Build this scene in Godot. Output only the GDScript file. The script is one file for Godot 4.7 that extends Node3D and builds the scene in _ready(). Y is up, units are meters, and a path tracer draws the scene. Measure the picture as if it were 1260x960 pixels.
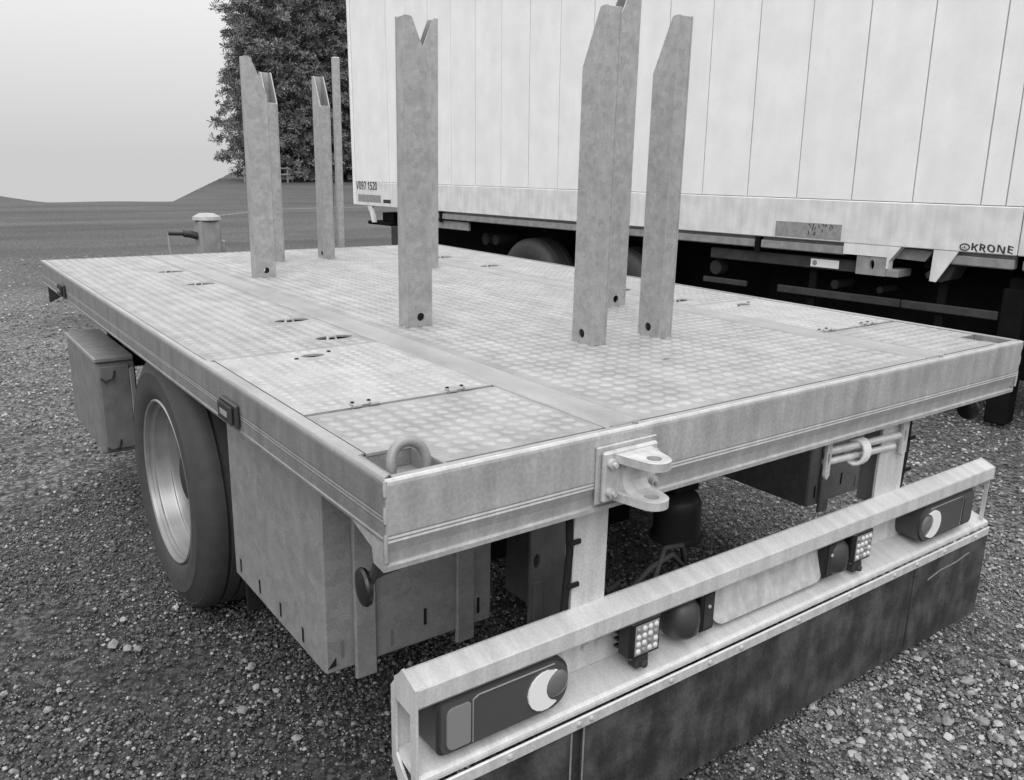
extends Node3D
# A monochrome yard: a galvanised drawbar platform trailer with eight stakes, a white box semi-trailer behind it, gravel, a field crest and conifers.

const DY := 1.10          # height of the deck's top
const WID := 2.55         # width of the deck
var rng := RandomNumberGenerator.new()
var M := {}
var taken := {}

# ---------------------------------------------------------------- mesh builder
class Mb:
	var v := PackedVector3Array()
	var n := PackedVector3Array()
	var c := PackedColorArray()
	var tint := Color(1, 1, 1)
	var colored := false
	var mirror := 0.0     # when not 0, x becomes mirror - x
	var up := 0.0         # added to every y
	func _put(p: Vector3, q: Vector3) -> void:
		if mirror != 0.0:
			p.x = mirror - p.x
			q.x = -q.x
		p.y += up
		v.push_back(p)
		n.push_back(q)
		if colored:
			c.push_back(tint)
	func tri3(a: Vector3, na: Vector3, b: Vector3, nb: Vector3, d: Vector3, nd: Vector3) -> void:
		var flip: bool = (b - a).cross(d - a).dot(na + nb + nd) > 0.0
		if mirror != 0.0:
			flip = not flip
		_put(a, na)
		if flip:
			_put(d, nd)
			_put(b, nb)
		else:
			_put(b, nb)
			_put(d, nd)
	func tri(a: Vector3, b: Vector3, d: Vector3, q: Vector3) -> void:
		tri3(a, q, b, q, d, q)
	func quad(a: Vector3, b: Vector3, d: Vector3, e: Vector3, q: Vector3) -> void:
		tri3(a, q, b, q, d, q)
		tri3(a, q, d, q, e, q)
	# a box with chamfered edges
	func box(lo: Vector3, hi: Vector3, r := 0.004) -> void:
		var m := minf(minf(hi.x - lo.x, hi.y - lo.y), hi.z - lo.z)
		r = minf(r, m * 0.45)
		var ce := (lo + hi) * 0.5
		var h := (hi - lo) * 0.5
		for ax in 3:
			var a1 := (ax + 1) % 3
			var a2 := (ax + 2) % 3
			for s in [-1.0, 1.0]:
				var q := Vector3.ZERO
				q[ax] = s
				var pts := []
				for k in [[-1.0, -1.0], [1.0, -1.0], [1.0, 1.0], [-1.0, 1.0]]:
					var p := Vector3.ZERO
					p[ax] = s * h[ax]
					p[a1] = k[0] * (h[a1] - r)
					p[a2] = k[1] * (h[a2] - r)
					pts.append(ce + p)
				quad(pts[0], pts[1], pts[2], pts[3], q)
		for ax in 3:
			var a1 := (ax + 1) % 3
			var a2 := (ax + 2) % 3
			for s1 in [-1.0, 1.0]:
				for s2 in [-1.0, 1.0]:
					var q := Vector3.ZERO
					q[a1] = s1
					q[a2] = s2
					q = q.normalized()
					var pp := []
					for t in [-1.0, 1.0]:
						var p := Vector3.ZERO
						p[ax] = t * (h[ax] - r)
						p[a1] = s1 * h[a1]
						p[a2] = s2 * (h[a2] - r)
						var p2 := p
						p2[a1] = s1 * (h[a1] - r)
						p2[a2] = s2 * h[a2]
						pp.append([ce + p, ce + p2])
					quad(pp[0][0], pp[0][1], pp[1][1], pp[1][0], q)
		for sx in [-1.0, 1.0]:
			for sy in [-1.0, 1.0]:
				for sz in [-1.0, 1.0]:
					var s := Vector3(sx, sy, sz)
					tri(ce + s * Vector3(h.x, h.y - r, h.z - r), ce + s * Vector3(h.x - r, h.y, h.z - r), ce + s * Vector3(h.x - r, h.y - r, h.z), s.normalized())
	static func lay(p: Vector2, w: float, ax: int) -> Vector3:
		if ax == 0:
			return Vector3(w, p.y, p.x)      # polygon in (z, y)
		if ax == 1:
			return Vector3(p.x, w, p.y)      # polygon in (x, z)
		return Vector3(p.x, p.y, w)          # polygon in (x, y)
	func _sides(poly: PackedVector2Array, ax: int, lo: float, hi: float, inward := false) -> void:
		var area := 0.0
		for i in poly.size():
			area += poly[i].cross(poly[(i + 1) % poly.size()])
		for i in poly.size():
			var a := poly[i]
			var b := poly[(i + 1) % poly.size()]
			var e := (b - a).normalized()
			var o := Vector2(e.y, -e.x) * (1.0 if area > 0.0 else -1.0)
			if inward:
				o = -o
			quad(lay(a, lo, ax), lay(b, lo, ax), lay(b, hi, ax), lay(a, hi, ax), lay(o, 0.0, ax))
	func prism(poly: PackedVector2Array, ax: int, lo: float, hi: float) -> void:
		_sides(poly, ax, lo, hi)
		var q := lay(Vector2.ZERO, 1.0, ax)
		var t := Geometry2D.triangulate_polygon(poly)
		for i in range(0, t.size(), 3):
			tri(lay(poly[t[i]], hi, ax), lay(poly[t[i + 1]], hi, ax), lay(poly[t[i + 2]], hi, ax), q)
			tri(lay(poly[t[i]], lo, ax), lay(poly[t[i + 1]], lo, ax), lay(poly[t[i + 2]], lo, ax), -q)
	# a slab with one elliptical hole; the outline must be seen whole from the hole's centre
	func holed(poly: PackedVector2Array, ce: Vector2, rx: float, ry: float, ax: int, lo: float, hi: float, wall := true, sides := true) -> void:
		var angles := []
		for k in 28:
			angles.append(-PI + TAU * k / 28.0)
		for p in poly:
			angles.append((p - ce).angle())
		angles.sort()
		var inner := PackedVector2Array()
		var outer := PackedVector2Array()
		for a in angles:
			var d := Vector2.from_angle(a)
			var k := 1.0 / sqrt(d.x * d.x / (rx * rx) + d.y * d.y / (ry * ry))
			inner.push_back(ce + d * k)
			var best := 1e9
			for i in poly.size():
				var p0 := poly[i]
				var e := poly[(i + 1) % poly.size()] - p0
				var den := d.cross(e)
				if absf(den) < 1e-12:
					continue
				var t := (p0 - ce).cross(e) / den
				var u := (p0 - ce).cross(d) / den
				if t > 0.0 and u > -1e-5 and u < 1.00001:
					best = minf(best, t)
			outer.push_back(ce + d * best)
		var q := lay(Vector2.ZERO, 1.0, ax)
		for i in inner.size():
			var j := (i + 1) % inner.size()
			if (outer[i] - outer[j]).length() < 1e-7:
				continue
			for f in [[hi, q], [lo, -q]]:
				quad(lay(inner[i], f[0], ax), lay(outer[i], f[0], ax), lay(outer[j], f[0], ax), lay(inner[j], f[0], ax), f[1])
		if sides:
			_sides(poly, ax, lo, hi)
		if wall:
			_sides(inner, ax, lo, hi, true)
	func tube(pts: Array, r: float, seg := 10, caps := true, r2 := -1.0) -> void:
		var rings := []
		var last := Vector3.ZERO
		for i in pts.size():
			var d: Vector3
			if i == 0:
				d = pts[1] - pts[0]
			elif i == pts.size() - 1:
				d = pts[i] - pts[i - 1]
			else:
				d = (pts[i + 1] - pts[i]).normalized() + (pts[i] - pts[i - 1]).normalized()
			d = d.normalized()
			if last == Vector3.ZERO:
				last = d.cross(Vector3.UP) if absf(d.y) < 0.9 else d.cross(Vector3.RIGHT)
			var a := (last - d * last.dot(d)).normalized()
			last = a
			var b := d.cross(a)
			var rr := r if r2 < 0.0 else lerpf(r, r2, float(i) / (pts.size() - 1))
			var ring := []
			for k in seg:
				var t := TAU * k / seg
				var o := a * cos(t) + b * sin(t)
				ring.append([pts[i] + o * rr, o])
			rings.append([ring, d])
		for i in rings.size() - 1:
			var A: Array = rings[i][0]
			var B: Array = rings[i + 1][0]
			for k in seg:
				var l := (k + 1) % seg
				tri3(A[k][0], A[k][1], A[l][0], A[l][1], B[l][0], B[l][1])
				tri3(A[k][0], A[k][1], B[l][0], B[l][1], B[k][0], B[k][1])
		if caps:
			for e in [[0, -1.0], [rings.size() - 1, 1.0]]:
				var R: Array = rings[e[0]][0]
				var q: Vector3 = rings[e[0]][1] * e[1]
				for k in range(1, seg - 1):
					tri(R[0][0], R[k][0], R[k + 1][0], q)
	# a profile of (radius, along) turned about an axis through ce
	func lathe(prof: Array, ce: Vector3, ax: Vector3, seg := 32) -> void:
		var a := ax.cross(Vector3.UP) if absf(ax.y) < 0.9 else ax.cross(Vector3.RIGHT)
		a = a.normalized()
		var b := ax.cross(a)
		# a normal for each segment, averaged where the bend is soft
		var sn := []
		for i in prof.size() - 1:
			var e: Vector2 = (prof[i + 1] - prof[i]).normalized()
			sn.append(Vector2(-e.y, e.x))
		for i in prof.size() - 1:
			var n0: Vector2 = sn[i]
			var n1: Vector2 = sn[i]
			if i > 0 and sn[i - 1].dot(sn[i]) > 0.72:
				n0 = (sn[i - 1] + sn[i]).normalized()
			if i < sn.size() - 1 and sn[i + 1].dot(sn[i]) > 0.72:
				n1 = (sn[i + 1] + sn[i]).normalized()
			for k in seg:
				var t0 := TAU * k / seg
				var t1 := TAU * (k + 1) / seg
				var d0 := a * cos(t0) + b * sin(t0)
				var d1 := a * cos(t1) + b * sin(t1)
				var p: Vector2 = prof[i]
				var q: Vector2 = prof[i + 1]
				var A := ce + d0 * p.x + ax * p.y
				var B := ce + d1 * p.x + ax * p.y
				var C := ce + d1 * q.x + ax * q.y
				var D := ce + d0 * q.x + ax * q.y
				if p.x > 1e-6:
					tri3(A, d0 * n0.x + ax * n0.y, B, d1 * n0.x + ax * n0.y, C, d1 * n1.x + ax * n1.y)
				if q.x > 1e-6:
					tri3(A, d0 * n0.x + ax * n0.y, C, d1 * n1.x + ax * n1.y, D, d0 * n1.x + ax * n1.y)
	func mesh() -> ArrayMesh:
		var arr := []
		arr.resize(Mesh.ARRAY_MAX)
		arr[Mesh.ARRAY_VERTEX] = v
		arr[Mesh.ARRAY_NORMAL] = n
		if colored:
			arr[Mesh.ARRAY_COLOR] = c
		var m := ArrayMesh.new()
		m.add_surface_from_arrays(Mesh.PRIMITIVE_TRIANGLES, arr)
		return m

func rail_mb(mirrored := false) -> Mb:      # trailer coordinates: y counted from the deck's top
	var b := Mb.new()
	b.up = DY
	if mirrored:
		b.mirror = WID
	return b

func obj(called: String, b, m: Material, parent: Node = self) -> MeshInstance3D:
	var o := MeshInstance3D.new()
	o.name = called
	o.mesh = b.mesh() if b is Mb else b
	o.material_override = m
	parent.add_child(o, true)
	return o

func numbered(called: String) -> String:
	var k: int = taken.get(called, 0)
	taken[called] = k + 1
	return called if k == 0 else "%s_%03d" % [called, k]

func thing(called: String, label: String, category: String, at := Vector3.ZERO, group := "") -> Node3D:
	var o := Node3D.new()
	o.name = numbered(called)
	add_child(o)
	o.position = at
	tag(o, label, category, group)
	return o

func tag(o: Node, label: String, category: String, group := "") -> void:
	o.set_meta("label", label)
	o.set_meta("category", category)
	if group != "":
		o.set_meta("group", group)

# ---------------------------------------------------------------- textures and materials
func nz(sd: int, freq: float, kind := FastNoiseLite.TYPE_SIMPLEX_SMOOTH, oct := 4, size := 512) -> PackedByteArray:
	var f := FastNoiseLite.new()
	f.seed = sd
	f.noise_type = kind
	f.frequency = freq
	f.fractal_octaves = oct
	if kind == FastNoiseLite.TYPE_CELLULAR:
		f.cellular_return_type = FastNoiseLite.RETURN_CELL_VALUE
		f.fractal_type = FastNoiseLite.FRACTAL_NONE
	return f.get_seamless_image(size, size, false, false, 0.15, true).get_data()

func streaks(sd: int, freq: float, squash: int, upright: bool, size := 512) -> PackedByteArray:
	var f := FastNoiseLite.new()
	f.seed = sd
	f.frequency = freq
	f.fractal_octaves = 4
	var im := f.get_seamless_image(size if upright else size / squash, size / squash if upright else size, false, false, 0.15, true)
	im.resize(size, size, Image.INTERPOLATE_CUBIC)
	return im.get_data()

func mixed(layers: Array, lo: float, hi: float, gain := 1.0, size := 512) -> ImageTexture:
	var out := PackedByteArray()
	out.resize(size * size)
	var nl := layers.size()
	var a: PackedByteArray = layers[0][0]
	var wa: float = layers[0][1] / 255.0
	var b: PackedByteArray = layers[1][0] if nl > 1 else a
	var wb: float = layers[1][1] / 255.0 if nl > 1 else 0.0
	var d: PackedByteArray = layers[2][0] if nl > 2 else a
	var wd: float = layers[2][1] / 255.0 if nl > 2 else 0.0
	for i in size * size:
		var t := a[i] * wa + b[i] * wb + d[i] * wd
		t = clampf((t - 0.5) * gain + 0.5, 0.0, 1.0)
		out[i] = int(lerpf(lo, hi, t) * 255.0)
	var im := Image.create_from_data(size, size, false, Image.FORMAT_L8, out)
	im.generate_mipmaps()
	return ImageTexture.create_from_image(im)

func grey(lin: float) -> Color:
	return Color(lin, lin, lin).linear_to_srgb()

func mat(lin: float, rough: float, metal := 0.0, tex: Texture2D = null, scale := 1.0, bump: Texture2D = null, depth := 0.0) -> StandardMaterial3D:
	var m := StandardMaterial3D.new()
	m.albedo_color = grey(lin)
	m.roughness = rough
	m.metallic = metal
	if tex:
		m.albedo_texture = tex
		m.uv1_triplanar = true
		m.uv1_scale = Vector3.ONE * scale
	if bump:
		m.normal_enabled = true
		m.normal_texture = bump
		m.normal_scale = depth
		m.uv1_triplanar = true
		m.uv1_scale = Vector3.ONE * scale
	return m

func bump_of(bytes: PackedByteArray, strength: float, size := 512) -> ImageTexture:
	var im := Image.create_from_data(size, size, false, Image.FORMAT_L8, bytes)
	im.convert(Image.FORMAT_RGBA8)
	im.bump_map_to_normal_map(strength)
	return ImageTexture.create_from_image(im)

func make_materials() -> void:
	var cells := nz(3, 0.055, FastNoiseLite.TYPE_CELLULAR, 1)
	var blot := nz(5, 0.012, FastNoiseLite.TYPE_SIMPLEX_SMOOTH, 5)
	var fine := nz(8, 0.11, FastNoiseLite.TYPE_SIMPLEX, 3)
	var runs := streaks(11, 0.03, 10, true)
	var scuff := streaks(21, 0.035, 5, true)
	var wisps := streaks(31, 0.02, 5, true)
	var galv := mixed([[blot, 0.35], [cells, 0.25], [fine, 0.40]], 0.80, 1.0, 1.5)
	var galv_run := mixed([[blot, 0.4], [runs, 0.4], [fine, 0.2]], 0.80, 1.0, 1.5)
	var dirty := mixed([[blot, 0.55], [fine, 0.25], [scuff, 0.2]], 0.80, 1.0, 1.7)
	var rubber := mixed([[scuff, 0.22], [blot, 0.58], [fine, 0.20]], 0.55, 1.0, 2.3)
	var white := mixed([[blot, 0.5], [wisps, 0.35], [fine, 0.15]], 0.93, 1.0, 1.4)
	var grime := mixed([[blot, 0.5], [runs, 0.4], [fine, 0.1]], 0.86, 1.0, 1.5)
	var fine_bump := bump_of(fine, 1.2)
	var beam_tex := mixed([[blot, 0.35], [runs, 0.35], [fine, 0.30]], 0.78, 1.0, 1.6)
	var bump_tex := mixed([[runs, 0.45], [fine, 0.35], [blot, 0.20]], 0.83, 1.0, 1.6)
	M.plate = mat(0.315, 0.6, 0.1, dirty, 0.9)
	M.bars = mat(0.385, 0.5, 0.15, dirty, 0.9)
	M.hatch_bars = mat(0.44, 0.5, 0.15, dirty, 0.9)
	M.hatch = mat(0.39, 0.55, 0.1, dirty, 1.1)
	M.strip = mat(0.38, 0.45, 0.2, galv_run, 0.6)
	M.beam = mat(0.58, 0.42, 0.4, beam_tex, 1.2, fine_bump, 0.12)
	M.rail = mat(0.27, 0.5, 0.3, beam_tex, 1.3, fine_bump, 0.12)
	M.stake = mat(0.47, 0.42, 0.45, galv, 2.2, fine_bump, 0.12)
	M.stake.uv1_world_triplanar = true
	M.box = mat(0.31, 0.55, 0.25, galv, 1.6, fine_bump, 0.15)
	M.box_dark = mat(0.19, 0.65, 0.1, dirty, 1.6)
	M.bumper = mat(0.74, 0.38, 0.3, bump_tex, 1.4, fine_bump, 0.10)
	M.bracket = mat(0.56, 0.5, 0.2, dirty, 3.0)
	M.rubber = mat(0.075, 0.55, 0.0, rubber, 1.1, fine_bump, 0.25)
	M.tyre = mat(0.05, 0.7, 0.0, dirty, 3.1, fine_bump, 0.4)
	M.rim = mat(0.37, 0.35, 0.45, galv_run, 2.0)
	M.dark = mat(0.02, 0.6)
	M.black = mat(0.012, 0.35)
	M.under = mat(0.035, 0.8, 0.0, dirty, 1.0)
	M.lens_dark = mat(0.065, 0.12)
	M.lens_fog = mat(0.13, 0.15)
	M.lens_mid = mat(0.2, 0.15)
	M.lens_pale = mat(0.6, 0.18)
	M.lens_white = mat(0.72, 0.3)
	M.led = mat(0.55, 0.12)
	M.plastic = mat(0.035, 0.45)
	M.chrome = mat(0.7, 0.25, 0.6)
	M.blank = mat(0.56, 0.3, 0.0, dirty, 3.0)
	M.white = mat(0.80, 0.38, 0.0, white, 0.45)
	M.white_rail = mat(0.72, 0.45, 0.0, grime, 0.8)
	M.chassis = mat(0.012, 0.6, 0.0, dirty, 1.0)
	M.guard = mat(0.065, 0.5, 0.1, dirty, 1.0)
	M.frame_grey = mat(0.30, 0.5, 0.0, dirty, 1.5)
	M.ink = mat(0.03, 0.5)
	M.smear = mat(0.30, 0.6, 0.0, dirty, 3.0)
	M.webbing = mat(0.62, 0.9)
	M.post = mat(0.22, 0.7, 0.0, dirty, 0.6)
	for q in [M.dark, M.under, M.chassis, M.guard]:
		q.metallic_specular = 0.12
		q.roughness = 0.9

# ---------------------------------------------------------------- the stage
func stage() -> void:
	var cam := Camera3D.new()
	cam.name = "camera"
	cam.transform = Transform3D(Basis(Vector3(0.808507, 0.020313, 0.588136), Vector3(0.135167, 0.966275, -0.219185), Vector3(-0.572754, 0.256709, 0.778495)), Vector3(-0.6838, 1.6695, 1.3231))
	cam.fov = rad_to_deg(2.0 * atan(480.0 / 1045.91))
	cam.near = 0.05
	cam.far = 3000.0
	add_child(cam)
	cam.current = true
	var env := Environment.new()
	env.background_mode = Environment.BG_SKY
	var sky := Sky.new()
	var sm := ProceduralSkyMaterial.new()
	# an even overcast: several times as bright overhead as at the horizon
	sm.sky_top_color = grey(1.0)
	sm.sky_horizon_color = grey(0.205)
	sm.sky_curve = 0.9
	sm.ground_horizon_color = grey(0.205)
	sm.ground_bottom_color = grey(0.205)
	sm.sun_angle_max = 1.0
	sky.sky_material = sm
	env.sky = sky
	env.background_energy_multiplier = 3.0
	env.tonemap_mode = Environment.TONE_MAPPER_LINEAR
	env.tonemap_exposure = 1.0
	env.sdfgi_enabled = true
	env.ssao_enabled = true
	env.ssil_enabled = true
	var we := WorldEnvironment.new()
	we.name = "world_environment"
	we.environment = env
	add_child(we)
	var sun := DirectionalLight3D.new()
	sun.name = "sun"
	sun.light_energy = 0.5
	sun.light_angular_distance = 40.0
	sun.light_color = Color(1, 1, 1)
	sun.shadow_enabled = true
	add_child(sun)
	sun.look_at_from_position(Vector3(-4.5, 8, 5.5), Vector3.ZERO)

# ---------------------------------------------------------------- ground
func smooth(a: float, b: float, x: float) -> float:
	var t := clampf((x - a) / (b - a), 0.0, 1.0)
	return t * t * (3.0 - 2.0 * t)

var hill := FastNoiseLite.new()
func height(x: float, z: float) -> float:       # the field falls away beyond a crest on the left
	var ahead := -33.5 - 9.0 * smooth(4.4, 2.6, x) + 0.25 * sin(x * 1.7) - z
	var aside := -((x - 9.6) * 0.94 + (z + 35.5) * 0.342) * 4.0
	var past := minf(ahead, aside)
	if past <= 0.0:
		return 0.0
	return -past * past * 0.02 if past < 6.0 else -0.72 - (past - 6.0) * 0.24

# where paler crushed stone lies: beside and behind the bumper on the right, and on the trodden ground to the far left
func pale(x: float, z: float, n: FastNoiseLite) -> float:
	var w := n.get_noise_2d(x * 1.3 + 9.0, z * 1.3) * 1.6
	var a := smooth(0.5, 1.7, x + w) * smooth(-3.2, -1.8, z + w)
	var c := smooth(-2.4, -4.4, z + w * 1.5) * smooth(1.6, 0.4, x + w)
	return clampf(maxf(a, c * 0.9), 0.0, 1.0)

func make_ground() -> void:
	hill.seed = 4
	hill.frequency = 0.35
	hill.fractal_octaves = 4
	var patch := FastNoiseLite.new()
	patch.seed = 17
	patch.frequency = 0.42
	patch.fractal_octaves = 5
	var broad := FastNoiseLite.new()
	broad.seed = 29
	broad.frequency = 0.09
	broad.fractal_octaves = 3
	var xs := []
	var zs := []
	var x := -3.6
	while x < 7.0:
		xs.append(x)
		x += 0.1
	var st := 0.14
	while x < 700.0:
		xs.append(x)
		x += st
		st *= 1.07
	x = -3.6
	st = 0.14
	while x > -700.0:
		x -= st
		st *= 1.09
		xs.push_front(x)
	var z := 3.0
	st = 0.1
	while z > -9.0:
		zs.append(z)
		z -= 0.1
	while z > -900.0:
		zs.append(z)
		z -= st
		st *= 1.03
	z = 3.0
	st = 0.2
	while z < 300.0:
		z += st
		st *= 1.3
		zs.push_front(z)
	var vv := PackedVector3Array()
	var nn := PackedVector3Array()
	var cc := PackedColorArray()
	for j in zs.size():
		for i in xs.size():
			var px: float = xs[i]
			var pz: float = zs[j]
			var y := height(px, pz)
			if px > -5.0 and px < 9.0 and pz > -10.0:
				y += -0.012 + 0.012 * hill.get_noise_2d(px * 2.0, pz * 2.0)
			vv.push_back(Vector3(px, y, pz))
			nn.push_back(Vector3.UP if y > -0.5 else Vector3(0, 1, 0.02).normalized())
			# pale trodden patches and darker loose gravel, in irregular outlines
			var q := patch.get_noise_2d(px * 0.8, pz * 0.8) * 0.9 + broad.get_noise_2d(px, pz) * 0.7
			var k := 0.10 + 0.08 * smooth(-0.12, 0.22, q)
			k += 0.10 * pale(px, pz, patch)
			var field := smooth(-11.0, -15.0, pz + 2.0 * broad.get_noise_2d(px * 2.0, 7.0))
			var f := 0.13 + 0.10 * patch.get_noise_2d(px * 0.10, pz * 1.1) + 0.03 * patch.get_noise_2d(px * 0.6 + 40.0, pz * 0.5)
			k = lerpf(k, f, field)
			cc.push_back(Color(k, k, k))
	var idx := PackedInt32Array()
	var w := xs.size()
	for j in zs.size() - 1:
		for i in w - 1:
			var a := j * w + i
			idx.append_array([a, a + w, a + 1, a + 1, a + w, a + w + 1])
	var arr := []
	arr.resize(Mesh.ARRAY_MAX)
	arr[Mesh.ARRAY_VERTEX] = vv
	arr[Mesh.ARRAY_NORMAL] = nn
	arr[Mesh.ARRAY_COLOR] = cc
	arr[Mesh.ARRAY_INDEX] = idx
	var m := ArrayMesh.new()
	m.add_surface_from_arrays(Mesh.PRIMITIVE_TRIANGLES, arr)
	var gcell := nz(41, 0.10, FastNoiseLite.TYPE_CELLULAR, 1, 1024)
	var gfine := nz(43, 0.16, FastNoiseLite.TYPE_SIMPLEX, 3, 1024)
	var gmid := nz(47, 0.02, FastNoiseLite.TYPE_SIMPLEX_SMOOTH, 4, 1024)
	var gt := mixed([[gcell, 0.40], [gfine, 0.35], [gmid, 0.25]], 0.25, 1.0, 1.9, 1024)
	var gm := StandardMaterial3D.new()
	gm.albedo_color = Color(1, 1, 1)
	gm.vertex_color_use_as_albedo = true
	gm.albedo_texture = gt
	gm.uv1_triplanar = true
	gm.uv1_world_triplanar = true
	gm.uv1_scale = Vector3.ONE * 0.55
	gm.roughness = 0.85
	gm.normal_enabled = true
	gm.normal_texture = bump_of(gfine, 3.0, 1024)
	gm.normal_scale = 0.6
	M.ground = gm
	var g := obj("ground", m, gm)
	g.set_meta("kind", "structure")
	# a narrow pale track worn across the field
	var b := Mb.new()
	var line := [Vector2(6.6, -24.2), Vector2(7.5, -24.6), Vector2(8.9, -25.9), Vector2(10.4, -27.3), Vector2(12.0, -27.7), Vector2(14.5, -28.2)]
	for i in line.size() - 1:
		var a: Vector2 = line[i]
		var e: Vector2 = line[i + 1]
		b.quad(Vector3(a.x, 0.006, a.y), Vector3(e.x, 0.006, e.y), Vector3(e.x, 0.006, e.y - 0.55), Vector3(a.x, 0.006, a.y - 0.55), Vector3.UP)
	var tr := obj("path", b, mat(0.26, 0.9, 0.0, gt, 0.6))
	tr.set_meta("kind", "structure")

func stone_mesh(sd: int, flat: float) -> ArrayMesh:
	var r := RandomNumberGenerator.new()
	r.seed = sd
	var p := (1.0 + sqrt(5.0)) / 2.0
	var pts := []
	for s1 in [-1.0, 1.0]:
		for s2 in [-1.0, 1.0]:
			pts.append(Vector3(0, s1, s2 * p))
			pts.append(Vector3(s1, s2 * p, 0))
			pts.append(Vector3(s2 * p, 0, s1))
	var q := []
	for a in pts:
		q.append((a as Vector3).normalized() * r.randf_range(0.62, 1.18) * Vector3(1.0, flat, 0.8))
	var b := Mb.new()
	for i in 12:
		for j in range(i + 1, 12):
			for k in range(j + 1, 12):
				if absf((pts[i] - pts[j]).length() - 2.0) < 0.1 and absf((pts[j] - pts[k]).length() - 2.0) < 0.1 and absf((pts[i] - pts[k]).length() - 2.0) < 0.1:
					var c: Vector3 = q[i] + q[j] + q[k]
					var fn: Vector3 = (q[j] - q[i]).cross(q[k] - q[i]).normalized()
					if fn.dot(c) < 0.0:
						fn = -fn
					b.tri(q[i], q[j], q[k], fn)
	return b.mesh()

func make_gravel() -> void:
	var gm := StandardMaterial3D.new()
	gm.albedo_color = Color(1, 1, 1)
	gm.vertex_color_use_as_albedo = true
	gm.roughness = 0.8
	rng.seed = 71
	var dens := FastNoiseLite.new()
	dens.seed = 90
	dens.frequency = 1.1
	dens.fractal_octaves = 3
	var patch := FastNoiseLite.new()
	patch.seed = 17
	patch.frequency = 0.42
	patch.fractal_octaves = 5
	var lists := [[], [], []]
	var bands := [
		# centre, outer radius, inner radius, how many, smallest, largest
		[Vector2(0.5, -0.5), 2.6, 0.0, 160000, 0.0022, 0.0050],
		[Vector2(0.6, -0.4), 2.9, 0.0, 150000, 0.0035, 0.0105],
		[Vector2(0.6, -0.6), 6.5, 2.7, 120000, 0.0055, 0.015],
		[Vector2(0.8, -1.0), 14.0, 6.2, 70000, 0.009, 0.022],
		[Vector2(1.4, -0.2), 3.6, 0.0, 1500, 0.010, 0.020],
		[Vector2(1.95, 0.32), 0.55, 0.0, 420, 0.010, 0.022],
		[Vector2(-0.1, -1.2), 0.9, 0.0, 500, 0.007, 0.014],
	]
	for bd in bands:
		for i in bd[3]:
			var r := sqrt(rng.randf_range(bd[2] * bd[2], bd[1] * bd[1]))
			var a := rng.randf() * TAU
			var p: Vector2 = bd[0] + Vector2(cos(a), sin(a)) * r
			if p.y > 1.2 or p.x < -3.4:
				continue
			var dn := dens.get_noise_2d(p.x, p.y)
			if dn < rng.randf_range(-0.75, 0.05):
				continue
			var s: float = bd[4] + (bd[5] - bd[4]) * pow(rng.randf(), 2.2)
			var k := rng.randf()
			var pl := pale(p.x, p.y, patch)
			var tone := 0.045 + 0.12 * k * k + 0.07 * pl
			if k > (0.86 - 0.12 * pl if bd[4] < 0.0095 or bd[1] > 4.0 else 0.3):
				tone = rng.randf_range(0.16, 0.36) + 0.08 * pl
			lists[i % 3].append([p, s, tone])
	var gravel := Node3D.new()
	gravel.name = "gravel"
	add_child(gravel)
	gravel.set_meta("kind", "stuff")
	gravel.set_meta("label", "loose grey gravel scattered over the whole yard")
	gravel.set_meta("category", "gravel")
	for t in 3:
		var mm := MultiMesh.new()
		mm.transform_format = MultiMesh.TRANSFORM_3D
		mm.use_colors = true
		mm.mesh = stone_mesh(100 + t, [0.62, 0.5, 0.75][t])
		mm.instance_count = lists[t].size()
		for i in lists[t].size():
			var e: Array = lists[t][i]
			var bs := Basis(Vector3.UP, rng.randf() * TAU) * Basis(Vector3(1, 0, 0), rng.randf_range(-0.4, 0.4))
			mm.set_instance_transform(i, Transform3D(bs.scaled(Vector3.ONE * e[1]), Vector3(e[0].x, e[1] * 0.22 - 0.004, e[0].y)))
			mm.set_instance_color(i, Color(e[2], e[2], e[2]))
		var mi := MultiMeshInstance3D.new()
		mi.name = "pebbles"
		mi.multimesh = mm
		mi.material_override = gm
		mi.set_meta("kind", "stuff")
		gravel.add_child(mi, true)
	# the larger pale stones that stand out
	var sp := [
		[-0.225, -1.637, 0.030, "pale flat stone beside the tyre, upper of two touching ones"],
		[-0.19, -1.585, 0.024, "pale flat stone beside the tyre, lower of two touching ones"],
		[0.127, -1.234, 0.026, "pale rounded stone on the dark gravel below the storage box"],
		[0.02, -1.02, 0.024, "pale stone pair member left of the storage box corner"],
		[1.905, 0.343, 0.030, "largest pale stone at the lower right of the yard"],
		[1.809, 0.277, 0.024, "pale flat stone among the bright gravel behind the bumper"],
		[2.085, 0.203, 0.026, "long pale stone at the bumper's right, nearest the flap"],
		[1.771, 0.478, 0.022, "small pale stone at the bottom right corner"],
		[1.96, 0.21, 0.020, "pale stone beside the largest one behind the bumper"],
		[2.02, 0.33, 0.019, "thin pale stone to the right of the bright gravel patch"],
		[-0.47, -1.359, 0.018, "small pale stone in the lower left gravel"],
	]
	var sm := mat(0.30, 0.8, 0.0, M.plate.albedo_texture, 6.0)
	for e in sp:
		var o := obj(numbered("stone"), stone_mesh(int(e[0] * 1000.0) + 5000, 0.55), sm)
		o.position = Vector3(e[0], e[2] * 0.25, e[1])
		o.scale = Vector3.ONE * e[2]
		o.rotation.y = e[0] * 9.0
		tag(o, e[3], "stone", "larger pale stones on the gravel")

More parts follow.
